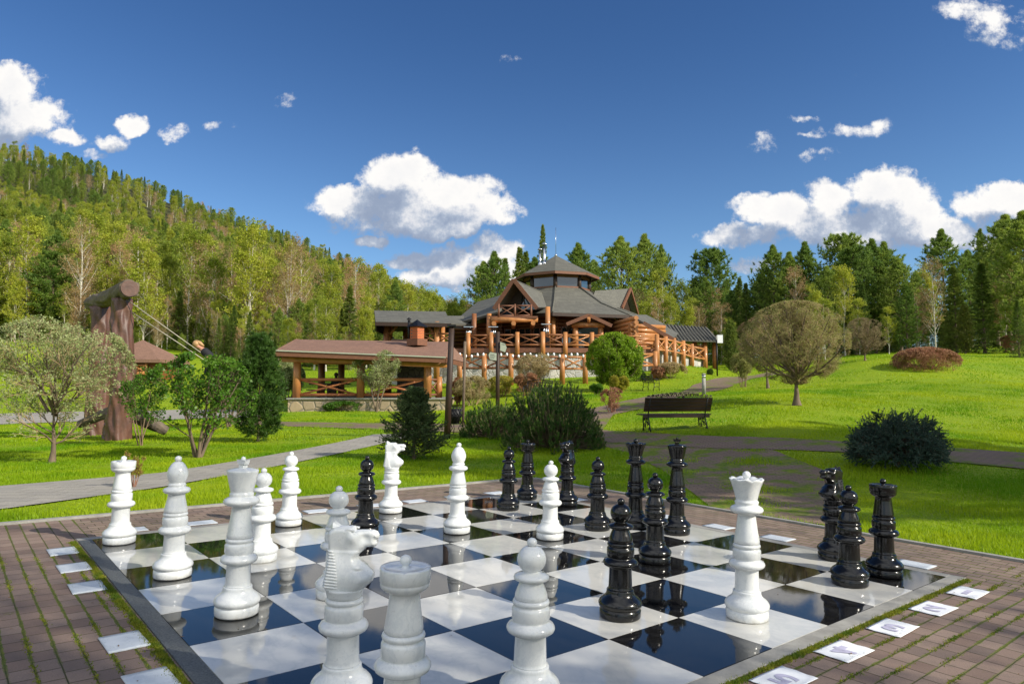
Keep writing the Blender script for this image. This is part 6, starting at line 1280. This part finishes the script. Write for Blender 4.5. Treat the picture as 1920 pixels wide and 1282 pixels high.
skin_body('shirt', [[(tv(-.02), .135), (tv(.18), .125), (tv(.36), .15), (tv(.46), .085)], [(tv(.41), .09), (tv(.41, .20), .065), (tv(.33, .22, .07), .055)], [(tv(.41), .09), (tv(.41, -.20), .065), (tv(.33, -.22, .07), .055)]], [M_cloth], PR)
skin_body('trousers', [[(tv(.06), .135), (tv(-.02), .14)], [(tv(-.02), .14), (tv(-.03, .10, .12), .10), (tv(-.10, .12, .42), .07), (tv(-.42, .12, .32), .058)], [(tv(-.02), .14), (tv(-.03, -.10, .12), .10), (tv(-.10, -.12, .42), .07), (tv(-.42, -.12, .32), .058)]], [M_cloth], PR)
m = MB(); c = tv(.70, 0, .0); m.ball(c, .108, 14); m.tube([tv(.74, 0, -.03), tv(.62, 0, -.09), tv(.48, 0, -.10)], [.075, .06, .03], 9); m.build('hair', M_hair, PR)
# a seated visitor in the pavilion, seen as a dark figure
pv = Vector((pt(630, 720, 35.7).x, 35.7, fl + .46)); PV = thing('person', 'dark seated person under the pavilion roof', 'person', pv); w_ = lambda x, y, z: pv + Vector((x, y, z))
skin_body('body', [[(w_(0, 0, .05), .14), (w_(0, .02, .25), .13), (w_(0, .02, .45), .15), (w_(0, .02, .56), .06), (w_(0, .02, .64), .08), (w_(0, .02, .76), .085)], [(w_(0, .02, .45), .15), (w_(-.2, .02, .46), .06), (w_(-.25, .1, .22), .045), (w_(-.12, .32, .26), .035)], [(w_(0, .02, .45), .15), (w_(.2, .02, .46), .06), (w_(.25, .1, .22), .045), (w_(.12, .32, .26), .035)],
    [(w_(0, 0, .05), .14), (w_(-.1, .05, .04), .10), (w_(-.12, .45, .05), .07), (w_(-.12, .45, -.38), .05)], [(w_(0, 0, .05), .14), (w_(.1, .05, .04), .10), (w_(.12, .45, .05), .07), (w_(.12, .45, -.38), .05)]], [M_cloth], PV)
MB().ball(w_(0, .0, .74), .115, 12).build('hair', M_dwood, PV)

# ------------------------------------------------------------ trees beside the viewer whose shadows cross the plaza
def shader(kind, x, y, s, label, v=0, wide=1.):
    m_, mt = FK[kind, v]; t = plant(NM[kind], m_, mt, label, 'tree', (x, y, h(x, y) - .1), s, x, 'tall trees standing right of the viewer'); t.scale = (s * wide, s * wide, s)
FK['sparse', 0] = (broad(RS(91), [trunkline(RS(92), 13, .10, .02, 8)], (17, (.25, .97), lambda P, t: 4.2 * (1.12 - t) ** .6, .75, .06, 4), (5, (.2, 1), 1.6, .6, .02, 3), (4, (.2, 1), .9, .6, -.08, 2), 2, .13, None, 4), (M_birch, M_bare, M_twig))
FK['sparse', 1] = FK['sparse', 0]; NM['sparse'] = 'bare_birch'
for i, (k, x, y, s, w_) in enumerate([('sparse', 10.2, -2.7, .95, 1.15), ('bare', 12.6, -4.8, .9, 1.1), ('sparse', 9.4, -3.9, .8, 1.1), ('sparse', 15.2, -3.2, .85, 1.1), ('sparse', 8.2, -4.6, .9, 1.1), ('sparse', 17.5, -1.2, .9, 1), ('sparse', 13.2, -2.0, .62, 1.1), ('birch', 6.5, -8, .9, 1.0), ('bare', 14.8, -4.4, 1.05, 1.2), ('sparse', 11.4, -1.9, .9, 1), ('cedar', 19, 4.4, 1.3, .9), ('cedar', 24.5, 7.6, 1.3, .9), ('birch', 21, 7.2, 1.1, 1), ('birch', 27, 5.5, 1.3, 1), ('birch', 18, 7.0, .9, 1)]): shader(k, x, y, s, 'tall tree standing right of the viewer, outside the picture', i % 2, w_)

# ------------------------------------------------------------ small things
t = thing('string_lights', 'string of pale bulbs hanging along the lower terrace railing', 'string lights', pt(862, 664, 40.3)); m = MB(); wp = [pt(x, 661 + (4 if k % 2 else -2), 40.2) for k, x in enumerate(range(858, 1176, 22))]; m.tube(wp, .012, 4); m.build('cable', M_iron, t)
for a_ in [w_.lerp(v_, f_) for w_, v_ in zip(wp, wp[1:]) for f_ in (.2, .7)]: mm = MB(); mm.ball(a_ - Vector((0, 0, .13)), .085, 8, (.8, .8, 1.25)); mm.build('bulb', M_paper, t)
r = RS(8); n = 420; al = r.uniform(-1.6, 10.5, n); be = r.uniform(-5, 9.6, n); k = ~((al > -.1) & (al < 8.1) & (be > -.1) & (be < 8.1)) | (r.uniform(0, 1, n) < .12); P = bw(al[k], be[k], np.full(k.sum(), .012)); V, f = leaves(r, P, .024, None, .5); V[:, 2] = np.repeat(P[:, 2], 4) + (V[:, 2] - np.repeat(P[:, 2], 4)) * .25
prop(obj('leaf_litter', mesh_np('leaf_litter', V, [f]), M_brnp), 'small dry leaves and bits scattered on the brick paving', 'leaf litter', kind='stuff')
